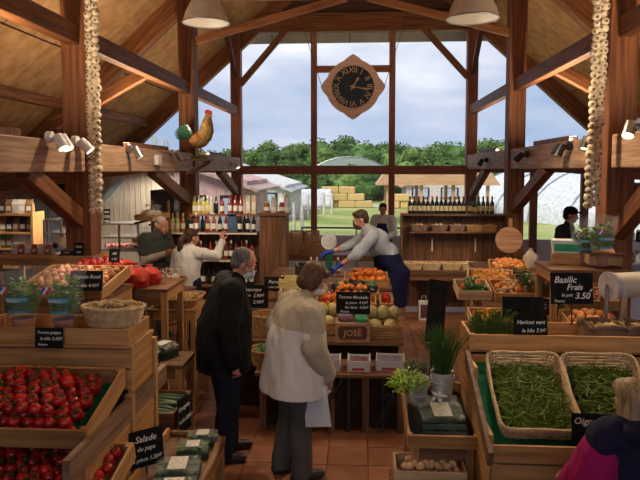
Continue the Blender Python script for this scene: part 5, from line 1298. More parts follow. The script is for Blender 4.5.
def packet(label, loc, k, group, s_=1.0, rz=None):
    o = thing('food_packet', label, 'packet', loc, random.uniform(-.15, .15) if rz is None else rz, group); o.scale = (s_,) * 3
    obj('bag', pk_me[k], o); obj('paper_label', tag_me, o); return o
word = ('brown', 'cream', 'dark', 'white', 'olive', 'red')
for r, (z, kinds) in enumerate(zip(pz, ((1, 0, 2, 0, 3, 1, 0), (2, 2, 0, 2, 0, 2, 0), (3, 3, 4, 4, 1, 3, 1), (3, 5, 1, 3, 3, 5, 3)))):
    for i, k in enumerate(kinds):
        packet(f'{word[k]} paper packet on the ' + ('top', 'second', 'third', 'lowest')[r] + ' board of the packet shelf', (ps_.location.x - sw + .09 + i * (2 * sw - .16) / 6, YS - .05, z), k, f'{word[k]} packets row {r}', .98)
# front row of packets and jars, slicer, small box with slate
stand('pine counter in front of the packet shelf', -4.25, -3.0, 6.9, 7.45, at(40, 254, 7.1).z, m=PINE)
for i in range(7):
    p = at(15 + i * 6.6, 254, 7.1); packet('white packet with red top in the front row' if i % 2 else 'white packet in the front row on pine counter', (p.x, 7.1, at(40, 254, 7.1).z), 3 if i % 2 == 0 else 5, 'front row packets %d' % (i % 2), .62)
p = at(62, 252, 7.0); sl_ = thing('meat_slicer', 'white round slicing machine on the pine counter', 'machine', (p.x, 7.05, at(40, 254, 7.1).z))
MB().lathe([(.0001, 0), (.12, 0), (.12, .03), (.06, .05), (.0001, .05)], 20).build('foot', WHITE, sl_, smooth=True)
MB().ell((0, 0, .13), (.13, .10, .09), 20, 12).build('housing', mat('cream_enamel', (.62, .58, .50), .25, coat=.4), sl_, smooth=True)
MB().cyl((-.05, -.1, .12), (-.05, -.115, .12), .03, n=16).build('dial', BLACK, sl_)
MB().lathe([(.0001, .21), (.04, .215), (.03, .24), (.0001, .245)], 14).build('knob', STEEL, sl_, smooth=True)
stand('side stand behind the onions for the wooden box', -2.95, -2.4, 6.0, 6.45, at(75, 268, 6.2).z, m=W_SHELF)
p = at(77, 268, 6.2); crate('pine box with scales behind the onions', (p.x + .03, 6.2, at(75, 268, 6.2).z), .42, .3, .15)
p = at(67, 252, 6.15); ks = thing('kitchen_scale', 'small dark kitchen scale on the pine box', 'scale', (p.x, 6.2, at(75, 268, 6.2).z + .15)); MB().bx(-.07, .07, -.06, .06, 0, .04).build('base', BLACK, ks, bevel=.01); MB().bx(-.06, .06, -.05, .05, .04, .05).build('pan', STEEL, ks); MB().bx(-.03, .03, -.062, -.06, .01, .03).build('display', mat('lcd_grey', (.25, .3, .25), .3), ks)
slate('small slate standing at the foot of the garlic post', (at(84, 254, 6.2).x, 6.07, at(75, 268, 6.2).z + .15), .10, .13, [('Noix', .25, 0, .6), ('3.00', .2, 0, .2)])
# sloping wooden racks with clear packets before the fridge
for k, (px, py, lb) in enumerate(((151, 219, 'upper'), (149, 242, 'lower'))):
    p = at(px, py, 9.1)
    c_, Mx = crate(f'{lb} sloping wooden tray of clear packets by the old man', (p.x, 9.15, p.z), .50, .30, .08, rotz=R(-38), tilt=R(10), m=PINE)
    for i in range(4):
        w_ = Mx @ Vector((-.16 + i * .105, 0, .014)); q = thing('clear_packet', f'clear plastic packet in the {lb} sloping tray', 'packet', w_, R(-38), f'clear packets {lb}')
        MB().ell((0, 0, .06), (.05, .08, .06), 8, 6).build('sweets', mat('pale_sweets', (.5, .38, .26), .6, scale=40, var=.4), q, smooth=True)
        mb = MB().ell((0, 0, .07), (.056, .09, .07), 8, 6); mb.cyl((0, 0, .12), (.0, .02, .2), .012, .05, 8); mb.build('wrapper', CLEAR, q, smooth=True)
rk = thing('tray_rack', 'dark rack holding the sloping packet trays', 'rack', (at(150, 240, 9.15).x, 9.15, 0), R(-38))
for x in (-.2, .2):
    MB().box((x, .2, .95), (.035, .035, 1.9)).build('upright', W_SHELF, rk)
    for z in (at(149, 244, 9.1).z, at(151, 221, 9.1).z): MB().beam((x, .2, z + .0), (x, -.14, z - .045), .03, .03).build('arm', W_SHELF, rk)
MB().bx(-.25, .25, .05, .3, 0, .03).build('foot', W_SHELF, rk)
# ------------------------------------------------------------------ things by the window: wicker crates, dial scale, pots
stand('long low counter under the big window', -1.5, .55, 11.3, 11.9, .80, m=W_SHELF, leg=.06)
k = 0
for px, py, lb in ((292, 262, 'front left'), (305, 262, 'front middle'), (318, 262, 'front right'), (297, 250, 'upper left'), (312, 250, 'upper right')):
    p = at(px, py, 11.5); z = .802 if py > 255 else 1.005
    wicker(f'{lb} brown wicker box stacked below the window', (p.x, 11.5, z), .125, .17, .20, 'rect', flare=.95, rows=7, n=32, m=mat('wicker_brown', (.17, .075, .035), .7, scale=30, col2=(.33, .17, .09)), r=.012, group='wicker boxes below the window')
p = at(329, 275, 9.0)
ds = thing('dial_scale', 'white round dial scale on green column by the vendor', 'scale', (p.x, 9.0, .90))
MB().bx(-.09, .09, -.07, .07, 0, .05).build('base', mat('scale_green', (.01, .10, .05), .4), ds, bevel=.01); MB().bx(-.05, .05, -.04, .04, .05, .30).build('column', MATS['scale_green'], ds, bevel=.01)
MB().cyl((0, -.045, .42), (0, .03, .42), .115, n=28).build('dial_case', WHITE, ds, smooth=True); MB().cyl((0, -.05, .42), (0, -.045, .42), .09, n=28).build('dial', mat('dial_grey', (.6, .61, .63), .4, scale=60, var=.3), ds); MB().beam((0, -.053, .42), (.05, -.053, .49), .01, .004).build('needle', BLACK, ds)
stand('dark counter behind the island for the dial scale', -1.25, .1, 8.5, 9.2, .90, m=W_SHELF)
# ------------------------------------------------------------------ shelf unit at the far right of the window
YR = 10.3
r0, r1 = at(401, 214, YR), at(511, 214, YR); rcx = (r0.x + r1.x) / 2; rw = (r1.x - r0.x) / 2
z1, z2, z3 = at(450, 214, YR).z, at(450, 231, YR).z, at(450, 267, YR).z
ru = thing('shelf_unit', 'dark planked shelf unit with bottles and bread baskets', 'shelf', (rcx, YR, 0))
for k in range(12): MB().bx(-rw + 2 * rw * k / 12 + .003, -rw + 2 * rw * (k + 1) / 12 - .003, .18, .20, .05, z1 - .03).build('plank', W_DARKX, ru)
MB().bx(-rw, rw, .2, .22, .05, z1 - .04).build('back_board', W_SHELF, ru)
MB().bx(-rw, rw, -.02, .22, z1 - .03, z1 - .002).build('shelf_board', W_SHELF, ru); MB().bx(-rw + .15, rw - .1, -.08, .18, z2 - .03, z2 - .002).build('shelf_board', W_SHELF, ru)
MB().bx(-rw, rw, -.4, .18, z3 - .06, z3 - .002).build('worktop', W_SHELF, ru); MB().bx(-rw, rw, -.38, -.36, z3 - .16, z3 - .06).build('apron', wood('reddish_apron', (.13, .05, .025), (.24, .10, .05), axis='x'), ru)
for x in (-rw + .03, -rw * .33, rw * .33, rw - .03): MB().box((x, -.33, z3 / 2 - .03), (.07, .07, z3 - .06)).build('leg', W_SHELF, ru)
for x in (-rw + .015, rw - .015): MB().bx(x - .015, x + .015, -.02, .2, z3, z1 - .03).build('side_panel', W_SHELF, ru)
for x in (-rw * .4, rw * .4): MB().box((x, .17, (z2 + z3) / 2 + .05), (.02, .02, .22)).build('bracket', WHITE, ru)
for i in range(19):
    px = 410 + i * 4.45; p = at(px, 213, YR + .08)
    if i < 13: bottle('dark wine bottle with cream label in the right window row', (p.x, YR + .08, z1), 'dark', 'cream', 'red' if i % 3 else 'black', 'dark bottles on the right shelf', .95, .95)
    else: bottle('dark wine bottle with gold label at the right row end', (p.x + .03, YR + .08, z1), 'green', 'gold', 'black', 'gold label bottles on the right shelf', .95 if i != 14 else .8, .9)
items = {'garlic': bulb_me, 'potato': potato_me, 'mushroom': mush_me, 'walnut': nut_me, 'onion': onion_me}
for i, (px, kind) in enumerate(((419, 'onion'), (439, 'garlic'), (457, 'mushroom'), (474, 'walnut'), (489, 'potato'))):
    p = at(px, 230, YR - .02)
    b_, Mx = wicker(f'small basket of {kind} on the upper board of the shelf unit', (p.x, YR + .02, z2), .125, .09, .09, 'rect', flare=.85, rows=5, n=28, m=mat('wicker_grey', (.16, .10, .07), .7, col2=(.30, .21, .15)) if i < 3 else WICKER, r=.010)
    fill(Mx, spots_in(.2, .14, .03, 2, .3, z0=.03), items[kind], kind, f'{kind} in the small basket on the upper board', kind, f'{kind} on the upper board', (.8, 1))
for i, (px, kind) in enumerate(((413, 'mushroom'), (431, 'onion'), (451, 'potato'), (470, 'garlic'))):
    p = at(px, 265, YR - .25)
    b_, Mx = wicker(f'pale basket of {kind} on the worktop of the shelf unit', (p.x, YR - .22, z3), .15, .11, .10, 'rect', flare=.82, rows=6, n=30, m=WICKER_PALE, r=.010)
    fill(Mx, spots_in(.22, .16, .03, 2, .3, z0=.04), items[kind], kind, f'{kind} in the pale basket on the worktop', kind, f'{kind} on the worktop', (.8, 1))
for i in range(4):
    p = at(484 + (i % 2) * 8, 264, YR - .25); c_ = MB().bx(-.06, .06, -.09, .09, 0, .055).build('egg_carton', mat('grey_carton', (.46, .42, .38), .8, var=.1), None, (p.x, YR - .22, z3 + .056 * (i // 2)), bevel=.008); tag(c_, ('lower' if i < 2 else 'upper') + ' ' + ('left' if i % 2 == 0 else 'right') + ' grey egg carton at the worktop end', 'carton')
# paper bags on floor under the shelf unit
for i, px in enumerate((424, 437)):
    p = at(px, 312, 9.7); b_ = thing('paper_carrier', ('left' if i == 0 else 'right') + ' white paper carrier bag under the shelf unit', 'bag', (p.x, 9.75, 0)); MB().bx(-.08, .08, -.05, .05, 0, .3).build('bag', WHITE, b_, bevel=.004); MB().bx(-.055, .055, -.053, -.0505, .04, .25).build('print', mat('bag_print_purple', (.16, .06, .08), .5), b_)
    MB().tube([(-.04, 0, .3), (-.03, 0, .38), (.03, 0, .38), (.04, 0, .3)], .004, 5).build('handle', WHITE, b_)
# ------------------------------------------------------------------ centre island
isl = thing('island_stand', 'dark stepped island stand in the middle of the shop', 'stand', (0, 0, 0))
IW = W_DARKX
for x0, x1, y0, y1, z, nm in ((-.95, .42, 5.42, 5.88, .54, 'step'), (-1.3, .42, 5.90, 6.55, .70, 'step'), (-1.2, .38, 6.57, 6.96, .855, 'step'), (-1.2, .38, 6.97, 7.45, .89, 'step'), (-1.2, .38, 7.46, 8.2, .93, 'step')):
    MB().bx(x0, x1, y0, y1, z - .03, z).build(nm, W_SHELF, isl)
    MB().bx(x0 + .05, x1 - .05, y0 + .12, y1 - .02, .02, z - .03).build('carcass', mat('carcass_dark_wood', (.035, .018, .01), .8), isl)  # dark wood carcass set back under each step
for k in range(9): MB().box((-.88 + k * .155, 5.47, .26), (.028 if k % 2 else .06, .03, .52)).build('upright', BLACK if k % 2 else W_DARKX, isl)
for x in (-.28, .25):
    MB().tube([(x + .07 * math.cos(a * .5) * (1 - a / 16), 5.44, .25 + .14 * math.sin(a * .5) * (1 - a / 16)) for a in range(15)], .008, 6).build('scroll', BLACK, isl)
    MB().beam((x - .12, 5.45, .05), (x + .12, 5.45, .5), .02, .02).build('brace', BLACK, isl)
def carton(label, px, py, Y, z, w, d, h, fruit):
    p = at(px, py, Y); o = thing('fruit_carton', label, 'carton', (p.x, Y, z), random.uniform(-.06, .06))
    MB().prism([(-w / 2, 0), (w / 2, 0), (w / 2, h), (w * .42, h * 1.25), (w * .36, h), (-w * .36, h), (-w * .42, h * 1.25), (-w / 2, h)], -d / 2, -d / 2 + .008).build('front', mat('white_carton', (.62, .60, .58), .6, var=.08), o)
    MB().bx(-w / 2, w / 2, d / 2 - .008, d / 2, 0, h).build('back', MATS['white_carton'], o)
    for sx in (-1, 1): MB().bx(sx * w / 2 - .004, sx * w / 2 + .004, -d / 2, d / 2, 0, h * 1.1).build('side', MATS['white_carton'], o)
    MB().bx(-w / 2, w / 2, -d / 2, d / 2, 0, .008).build('bottom_board', MATS['white_carton'], o)
    MB().bx(-w / 2 + .02, w / 2 - .02, -d / 2 + .01, d / 2 - .01, .01, h * .85).build('fruit', fruit, o, bevel=.01)
    MB().bx(-w * .3, w * .25, -d / 2 - .002, -d / 2, h * .15, h * .38).build('red_print', mat('red_print', (.42, .04, .04), .5), o)
    return o
PLUM = mat('plum_mix', (.04, .015, .03), .3, scale=30, col2=(.22, .10, .10)); BERRY = mat('berry_mix', (.05, .03, .10), .3, scale=40, col2=(.30, .26, .36))
carton('white carton of dark figs at the front of the island', 359, 380, 5.6, .541, .20, .22, .10, PLUM)
carton('white carton of berries behind the woman', 330, 378, 5.6, .541, .18, .22, .10, BERRY)
carton('white carton of plums beside the dark figs', 390, 371, 5.66, .541, .25, .26, .09, BERRY)
p = at(352, 357, 5.98); fb = thing('printed_fruit_box', 'cardboard fruit box with dark printed label on the island', 'box', (p.x, 6.02, .70), R(3))
MB().bx(-.165, .165, -.13, .13, 0, .19).build('carton', CARD, fb, bevel=.004)
MB().prism([(-.14, .06), (-.12, .03), (.12, .03), (.14, .06), (.14, .13), (.12, .16), (-.12, .16), (-.14, .13)], -.134, -.131).build('printed_label', mat('box_print_dark', (.10, .035, .02), .6), fb)
lettering(fb, 'JOSÉ', .085, 0, .065, -.1355, mat('box_print_cream', (.45, .28, .15), .6), 0)
MB().bx(-.14, .02, -.10, .1, .19, .24).build('grapes', PLUM, fb, bevel=.02); MB().bx(.03, .15, -.12, .1, .19, .225).build('green_liner', mat('green_paper', (.02, .22, .08), .5), fb, bevel=.01)
# melons
for lb, px, py, Y, z, w in (('wicker crate of melons right of the large slate', 383, 330, 6.22, .702, .36), ('wicker crate of melons behind the woman', 322, 326, 6.32, .702, .46)):
    p = at(px, py, Y); b_, Mx = wicker(lb, (p.x, Y, z), w / 2, .19, .12, 'rect', flare=.9, rows=5, n=36, m=WICKER, r=.012)
    fill(Mx, spots_in(w - .04, .32, .072, 1, .15, z0=.03) + [(0, .02, .22), (-.12, .05, .215), (.11, .06, .21)], melon_me, 'melon', 'netted yellow melon in the ' + lb.replace('wicker crate of melons ', 'crate '), 'melon', 'melons ' + lb[24:], (.85, 1.0))
slate('large slate reading Tomme Mirabelle above the melons', at(353, 314, 6.02), .335, .215, [('Tomme Mirabelle', .19, 0, .70), ('la piece  4.50€', .17, .1, .46), ('les deux  8.00€', .17, .1, .25), ('France', .15, -.25, .06)], tilt=R(-8), rotz=R(-3), stake=.2)
slate('wide slate reading Asperges behind the man in black', at(254, 308, 6.35), .30, .24, [('Asperges', .2, -.05, .74), ('le kilo', .14, -.25, .5), ('3.90€', .2, .15, .48), ('2.90€', .2, .15, .2)], tilt=R(-6), stake=.2)
slate('slate reading Poires beside the cabinet', at(274, 290, 7.4), .24, .16, [('Poires', .34, 0, .5), ('le kilo 2.80€', .2, 0, .15)], tilt=R(-8), stake=.15)
# deep baskets left of the woman
for k, (px, py, z, lb) in enumerate(((268, 340, .702, 'upper deep wicker basket between the two shoppers'), (270, 366, .542, 'lower deep wicker basket between the two shoppers'))):
    Y = 6.15 if k == 0 else 5.66; p = at(px, py, Y)
    b_, Mx = wicker(lb, (p.x, Y, z), .20, .16, .20 if k == 0 else .15, rows=12, n=44, flare=.75, r=.009)
    fill(Mx, spots_in(.3, .24, .035, 1, .3, True, z0=.10), pepper_me if k else potato_me, 'green_pepper' if k else 'new_potato', 'green pepper in the lower deep basket' if k else 'new potato in the upper deep basket', 'vegetable', 'contents of deep basket %d' % k, tip=.8)
# sloping produce trays on the island top
def itray(label, px, py, Y, w, d, me, name, il, cat, r, **k):
    return tray_of(label, px, py, Y, k.pop('z', .86), w, d, .09, me, name, il, cat, label, r, tilt=R(6), **k)
itray('pine tray of beef tomatoes in front of the vendor', 366, 278, 7.75, .55, .40, heir_me, 'beef_tomato', 'ribbed orange beef tomato in front of the vendor', 'tomato', .042, z=.95)
itray('pine tray of peppers left of the vendor', 352, 290, 7.2, .62, .42, [pepper_me, aub_me, orange_me], 'mixed_vegetable', 'loose {} in the tray below the vendor hands', 'vegetable', .035, z=.90, tip=.8)
itray('pine tray of red tomatoes above the melon slate', 346, 300, 6.75, .66, .34, [heir_me, tom_me], 'vine_tomato', 'red {} in the tray above the melon slate', 'tomato', .036, z=.86)
itray('narrow pine tray of tomatoes beside the apron', 384, 305, 6.78, .14, .34, tom_me, 'salad_tomato', 'bright red tomato in the narrow tray beside the apron', 'tomato', .032, z=.86, dx=.02)
itray('pale tray of roots and garlic at the middle of the island', 318, 290, 7.2, .30, .42, [potato_me[0], bulb_me], 'radish', 'pale {} in the pale island tray', 'radish', .03, z=.90, m=PALE, my=PALE)
for k, (px, py, Y, c_, lb) in enumerate(((290, 288, 7.5, (.60, .50, .22), 'upper yellow wooden box by the Poires slate'), (290, 298, 7.1, (.58, .46, .26), 'lower pale yellow box by the Poires slate'))):
    p = at(px, py, Y); crate(lb, (p.x, Y, .932 if k == 0 else .892), .24, .3, .08 if k else .12, m=mat('yellow_box_%d' % k, c_, .7, var=.15), my=mat('yellow_box_%d' % k, c_, .7), rows=2)
p = at(305, 284, 7.7); crate('black plastic crate tilted beside the dial scale', (p.x, 7.9, .932), .26, .3, .22, m=BLACK, my=BLACK, rotz=R(12))
for k, (px, g) in enumerate(((311, 'pale'), (317, 'clear'), (338, 'amber'))):
    p = at(px, 270, 8.7); bottle(('yellow', 'clear', 'amber')[k] + ' bottle on the counter by the dial scale', (p.x, 8.7, .902), g, 'white', 'white', None, .75, .9)
# rack at the right picture edge
p0, p1 = at(612, 240, 7.6), at(655, 240, 7.6)
rr = thing('steel_rack', 'steel rack of jars behind the right garlic post', 'rack', ((p0.x + p1.x) / 2, 7.7, 0)); hw = (p1.x - p0.x) / 2
for z in (1.0, 1.25, 1.5): MB().bx(-hw, hw, -.15, .15, z - .015, z).build('shelf', STEEL, rr)
for x in (-hw, hw):
    for y in (-.14, .14): MB().cyl((x, y, 0), (x, y, 1.75), .012, n=8).build('upright', STEEL, rr)
for z, c_ in ((1.0, 'lower'), (1.25, 'middle'), (1.5, 'upper')):
    for i in range(5):
        j_ = thing('preserve_jar', f'glass jar on the {c_} board of the steel rack', 'jar', (rr.location.x - hw + .07 + i * (2 * hw - .14) / 4, 7.66, z), 0, f'jars {c_} rack')
        MB().lathe([(.0001, 0), (.035, 0), (.037, .02), (.037, .10), (.03, .12), (.0001, .12)], 12).build('glass', GLS[('clear', 'amber', 'rose', 'clear', 'dark')[(i + int(z * 4)) % 5]], j_, smooth=True); MB().cyl((0, 0, .12), (0, 0, .14), .033, n=12).build('lid', LABELM['gold'], j_)
hl = thing('hanging_lantern', 'small dark box lantern hanging at the right edge', 'lantern', at(631, 193, 7.4)); MB().bx(-.09, .09, -.09, .09, -.12, .12).build('body', W_POST, hl, bevel=.01); MB().cyl((0, 0, .12), (0, 0, roof_z(hl.location.x) + .36 - hl.location.z), .006, n=6).build('chain', BLACK, hl)
# ------------------------------------------------------------------ people
TMPS = bpy.data.scenes.new('workbench')
def cap(mb, p0, p1, r0, r1, n=12):
    mb.ell(p0, (r0,) * 3, n, 8); mb.ell(p1, (r1,) * 3, n, 8)
    if (Vector(p1) - Vector(p0)).length > 1e-4: mb.cyl(p0, p1, r0, r1, n)
def chain(mb, pts, rs):
    for i in range(len(pts) - 1): cap(mb, pts[i], pts[i + 1], rs[i], rs[i + 1])
def blob(name, mb, m, parent, voxel=.010, it=6, cut=None):
    me = bpy.data.meshes.new(name); me.from_pydata(mb.v, [], mb.f)
    o = bpy.data.objects.new('tmp_blob', me); TMPS.collection.objects.link(o)
    r = o.modifiers.new('r', 'REMESH'); r.mode = 'VOXEL'; r.voxel_size = voxel
    if it: s_ = o.modifiers.new('s', 'SMOOTH'); s_.iterations = it; s_.factor = .5
    with bpy.context.temp_override(scene=TMPS, view_layer=TMPS.view_layers[0]):
        res = bpy.data.meshes.new_from_object(o.evaluated_get(bpy.context.evaluated_depsgraph_get()))
    bpy.data.objects.remove(o)
    if cut:       # keep the side of a plane: (point, normal to remove)
        b = bmesh.new(); b.from_mesh(res)
        for pt, nr in cut: bmesh.ops.bisect_plane(b, geom=b.verts[:] + b.edges[:] + b.faces[:], plane_co=pt, plane_no=nr, clear_outer=True)
        b.to_mesh(res); b.free()
    res.name = name; res.materials.clear(); res.materials.append(m)
    res.polygons.foreach_set('use_smooth', [True] * len(res.polygons))
    return obj(name, res, parent)
def folds(o, amp, sc=(9, 9, 3.5), seed=0.0):
    from mathutils import noise
    import numpy as np
    me = o.data; n = len(me.vertices); co = np.empty(n * 3, dtype=np.float32); nr = np.empty(n * 3, dtype=np.float32)
    me.vertices.foreach_get('co', co); me.vertex_normals.foreach_get('vector', nr)
    co = co.reshape(-1, 3); nr = nr.reshape(-1, 3)
    f = np.array([noise.noise((c[0] * sc[0] + seed, c[1] * sc[1], c[2] * sc[2])) + .5 * noise.noise((c[0] * 19 + seed, c[1] * 19, c[2] * 9 + c[0] * 12)) for c in co.tolist()], dtype=np.float32)
    me.vertices.foreach_set('co', (co + nr * (amp * f)[:, None]).ravel())
    o.data.update()
    return o
def frame(fwd, up=(0, 0, 1)):
    f = Vector(fwd).normalized(); r = f.cross(Vector(up)).normalized(); u = r.cross(f)
    return Matrix((r, f, u)).transposed()           # x right, y forward, z up
SKIN = mat('skin', (.50, .26, .17), .55, var=.10, scale=12, sss=.15)
SKIN_OLD = mat('skin_ruddy', (.48, .21, .14), .55, var=.12, scale=12, sss=.15)
EYEW = mat('eye_white', (.7, .68, .65), .3, var=.03); EYED = mat('eye_dark', (.03, .02, .015), .2)
LIP = mat('lip', (.38, .12, .10), .5, var=.05)
def hand_prims(mb, w, d, n, side, curl=.5, r=.0092, spread=.12):
    d = Vector(d).normalized(); n = Vector(n); n = (n - d * n.dot(d)).normalized(); x = d.cross(n) * side
    M = Matrix((x, n, d)).transposed()
    P = lambda a, b, c: w + M @ Vector((a, b, c))
    mb.ell(P(0, 0, .05), (.038, .017, .052), 12, 8, M); cap(mb, w, P(0, 0, .03), .026, .026)
    for k, (fx, ln) in enumerate(((-.030, .072), (-.010, .082), (.010, .078), (.030, .060))):
        a0 = curl * .8 + .05 * k; p = P(fx, 0, .088); pts = [P(fx * .8, 0, .06), p]; ang = 0
        for seg in (.42, .32, .26):
            ang += a0; dd = M @ Vector((fx * spread * 6 * .1, math.sin(ang), math.cos(ang))); p = p + dd.normalized() * ln * seg; pts.append(p)
        chain(mb, pts, [r * 1.05, r * 1.05, r, r * .92, r * .82])
    chain(mb, [P(-.026, .004, .02), P(-.050, .014, .045), P(-.056, .028 + .02 * curl, .072), P(-.050, .038 + .03 * curl, .092)], [r * 1.4, r * 1.25, r * 1.1, r * .9])
def person(label, loc, rotz, J=None, k=1.0, look=(0, 0), skin=None, wide=1.0, curls=(.5, .5), palms=((0, 1, 0), (0, 1, 0)), vox=.009, belly=0.0, handdirs=(None, None), brows=(.05, .035, .025)):
    """joints in person space: x right, y forward, z up. Returns root, joints, head matrix"""
    D = dict(pel=(0, 0, .95), wst=(0, .0, 1.10), chs=(0, .0, 1.28), nck=(0, -.01, 1.46), hed=(0, .02, 1.62),
             sr=(.185, -.01, 1.41), sl=(-.185, -.01, 1.41), er=(.23, -.03, 1.13), el=(-.23, -.03, 1.13), wr=(.25, .05, .90), wl=(-.25, .05, .90),
             hr=(.095, 0, .92), hl=(-.095, 0, .92), kr=(.10, .02, .50), kl=(-.10, .02, .50), ar=(.105, -.02, .085), al=(-.105, -.02, .085))
    D.update(J or {})
    D = {a: Vector(b) * k for a, b in D.items()}
    root = thing('person', label, 'person', loc, rotz); sk = skin or SKIN
    hd = Matrix.Rotation(look[0], 3, 'Z') @ Matrix.Rotation(-look[1], 3, 'X')
    S = frame(Vector((0, 1, 0)), D['nck'] - D['pel'])
    mb = MB()
    mb.ell(D['pel'], (.155 * k * wide, .115 * k, .13 * k)); mb.ell(D['wst'], (.14 * k * wide, .105 * k + belly * .7, .14 * k), M=S); mb.ell(D['chs'], (.165 * k * wide, .115 * k, .19 * k), M=S)
    chain(mb, [D['sr'], D['chs'] + (D['nck'] - D['chs']) * .75, D['sl']], [.058 * k, .075 * k, .058 * k])
    chain(mb, [D['nck'] - Vector((0, 0, .04)), D['nck'] + (D['hed'] - D['nck']) * .6], [.062 * k, .054 * k])
    for s_, sg in (('r', 1), ('l', -1)):
        chain(mb, [D['s' + s_], D['e' + s_], D['w' + s_]], [.052 * k, .042 * k, .027 * k])
        chain(mb, [D['h' + s_], D['k' + s_], D['k' + s_] + (D['a' + s_] - D['k' + s_]) * .3 + Vector((0, -.012, 0)), D['a' + s_]], [.085 * k, .056 * k, .055 * k, .038 * k])
        chain(mb, [D['a' + s_] + Vector((0, -.03, -.03)), D['a' + s_] + Vector((0, .13, -.055))], [.036, .03])
        dr = Vector(handdirs[0 if s_ == 'r' else 1]) if handdirs[0 if s_ == 'r' else 1] else (D['w' + s_] - D['e' + s_])
        hand_prims(mb, D['w' + s_], dr, palms[0 if s_ == 'r' else 1], sg, curls[0 if s_ == 'r' else 1])
    H = D['hed']; q = lambda *c: H + hd @ (Vector(c) * k)
    e = lambda c, r_, nn=14: mb.ell(q(*c), [v * k for v in r_], nn, 10, hd)
    e((0, -.012, .03), (.076, .098, .092)); e((0, .025, -.02), (.064, .072, .085)); e((0, .035, -.078), (.046, .05, .042))
    e((0, .105, -.022), (.013, .022, .018)); cap(mb, q(0, .092, .012), q(0, .112, -.024), .009, .012)
    e((0, .086, .022), (.046, .016, .010)); e((.04, .074, -.03), (.02, .02, .02)); e((-.04, .074, -.03), (.02, .02, .02))
    e((0, .094, -.066), (.022, .010, .009))
    for sx in (-1, 1): e((sx * .077, -.008, -.012), (.012, .022, .034))
    blob('body', mb, sk, root, vox, 3)
    for sx in (-1, 1):
        ey = MB().ell(q(sx * .031, .083, .002), (.0125 * k,) * 3, 10, 8).build('eye', EYEW, root, smooth=True)
        MB().ell(q(sx * .031, .0925, .001), (.006 * k, .0045 * k, .006 * k), 8, 6, hd).build('iris', EYED, ey, smooth=True)
        MB().tube([q(sx * .016, .098, .018), q(sx * .034, .096, .024), q(sx * .052, .082, .018)], .004 * k, 5).build('eyebrow', mat('brow_%s' % str(brows), brows, .9), root)
    MB().tube([q(-.022, .098, -.066), q(0, .106, -.067), q(.022, .098, -.066)], .004 * k, 5).build('lips', LIP, root, smooth=True)
    return root, D, q, hd
def hair(root, q, hd, k, m, style):
    mb = MB(); e = lambda c, r_: mb.ell(q(*c), [v * k for v in r_], 14, 10, hd)
    if style in ('short', 'bob', 'pony', 'long'):
        e((0, -.022, .048), (.084, .100, .084)); e((0, -.055, 0), (.078, .062, .085))
        if style == 'short': e((0, .045, .098), (.062, .035, .028))
    if style == 'bald': e((0, -.06, -.0), (.079, .055, .06)); e((.06, -.03, .0), (.024, .05, .04)); e((-.06, -.03, .0), (.024, .05, .04)); e((0, -.035, .066), (.074, .085, .062))
    if style == 'thin': e((0, -.028, .045), (.0825, .094, .078)); e((0, -.055, -.005), (.077, .058, .07)); e((.065, -.02, .01), (.02, .045, .05)); e((-.065, -.02, .01), (.02, .045, .05))
    if style == 'bob':
        e((0, -.055, -.05), (.088, .06, .07)); e((.07, -.005, -.015), (.026, .05, .085)); e((-.07, -.005, -.015), (.026, .05, .085)); e((0, .055, .075), (.068, .04, .042))
    if style == 'pony':
        e((0, .045, .088), (.062, .04, .035)); e((0, -.115, .02), (.035, .035, .035)); chain(mb, [q(0, -.12, .02), q(0, -.165, -.05), q(0, -.155, -.16), q(0, -.135, -.24)], [.032 * k, .045 * k, .042 * k, .012 * k])
    if style == 'long':
        e((0, -.055, -.06), (.085, .06, .10)); e((0, -.07, -.16), (.085, .055, .12)); e((.07, .0, -.08), (.026, .055, .10)); e((-.07, .0, -.08), (.026, .055, .10)); e((0, .055, .08), (.068, .04, .045))
    return blob('hair', mb, m, root, .008, 3)
def mask(root, q, hd, k, m):
    mb = MB(); mb.ell(q(0, .075, -.055), (.056 * k, .05 * k, .05 * k), 14, 10, hd); mb.ell(q(0, .05, -.085), (.05 * k, .05 * k, .035 * k), 14, 10, hd)
    o = blob('face_mask', mb, m, root, .007, 3)
    for sx in (-1, 1): MB().tube([q(sx * .05, .07, -.04), q(sx * .07, .03, -.02), q(sx * .082, -.01, .0)], .002, 4).build('ear_loop', m, o)
def glasses(root, q, k, m):
    o = None
    for sx in (-1, 1):
        g = MB().tube([q(sx * .033 + .024 * math.cos(a * PI / 8), .108 - .006 * abs(math.cos(a * PI / 8)), .0 + .018 * math.sin(a * PI / 8)) for a in range(16)], .0028 * k, 5, True).build('spectacle_rim', m, root)
        MB().tube([q(sx * .057, .102, .004), q(sx * .074, .05, .004), q(sx * .08, -.01, 0)], .0025 * k, 5).build('temple', m, g)
    MB().tube([q(-.01, .11, .003), q(0, .113, .006), q(.01, .11, .003)], .0025 * k, 5).build('bridge', m, root)
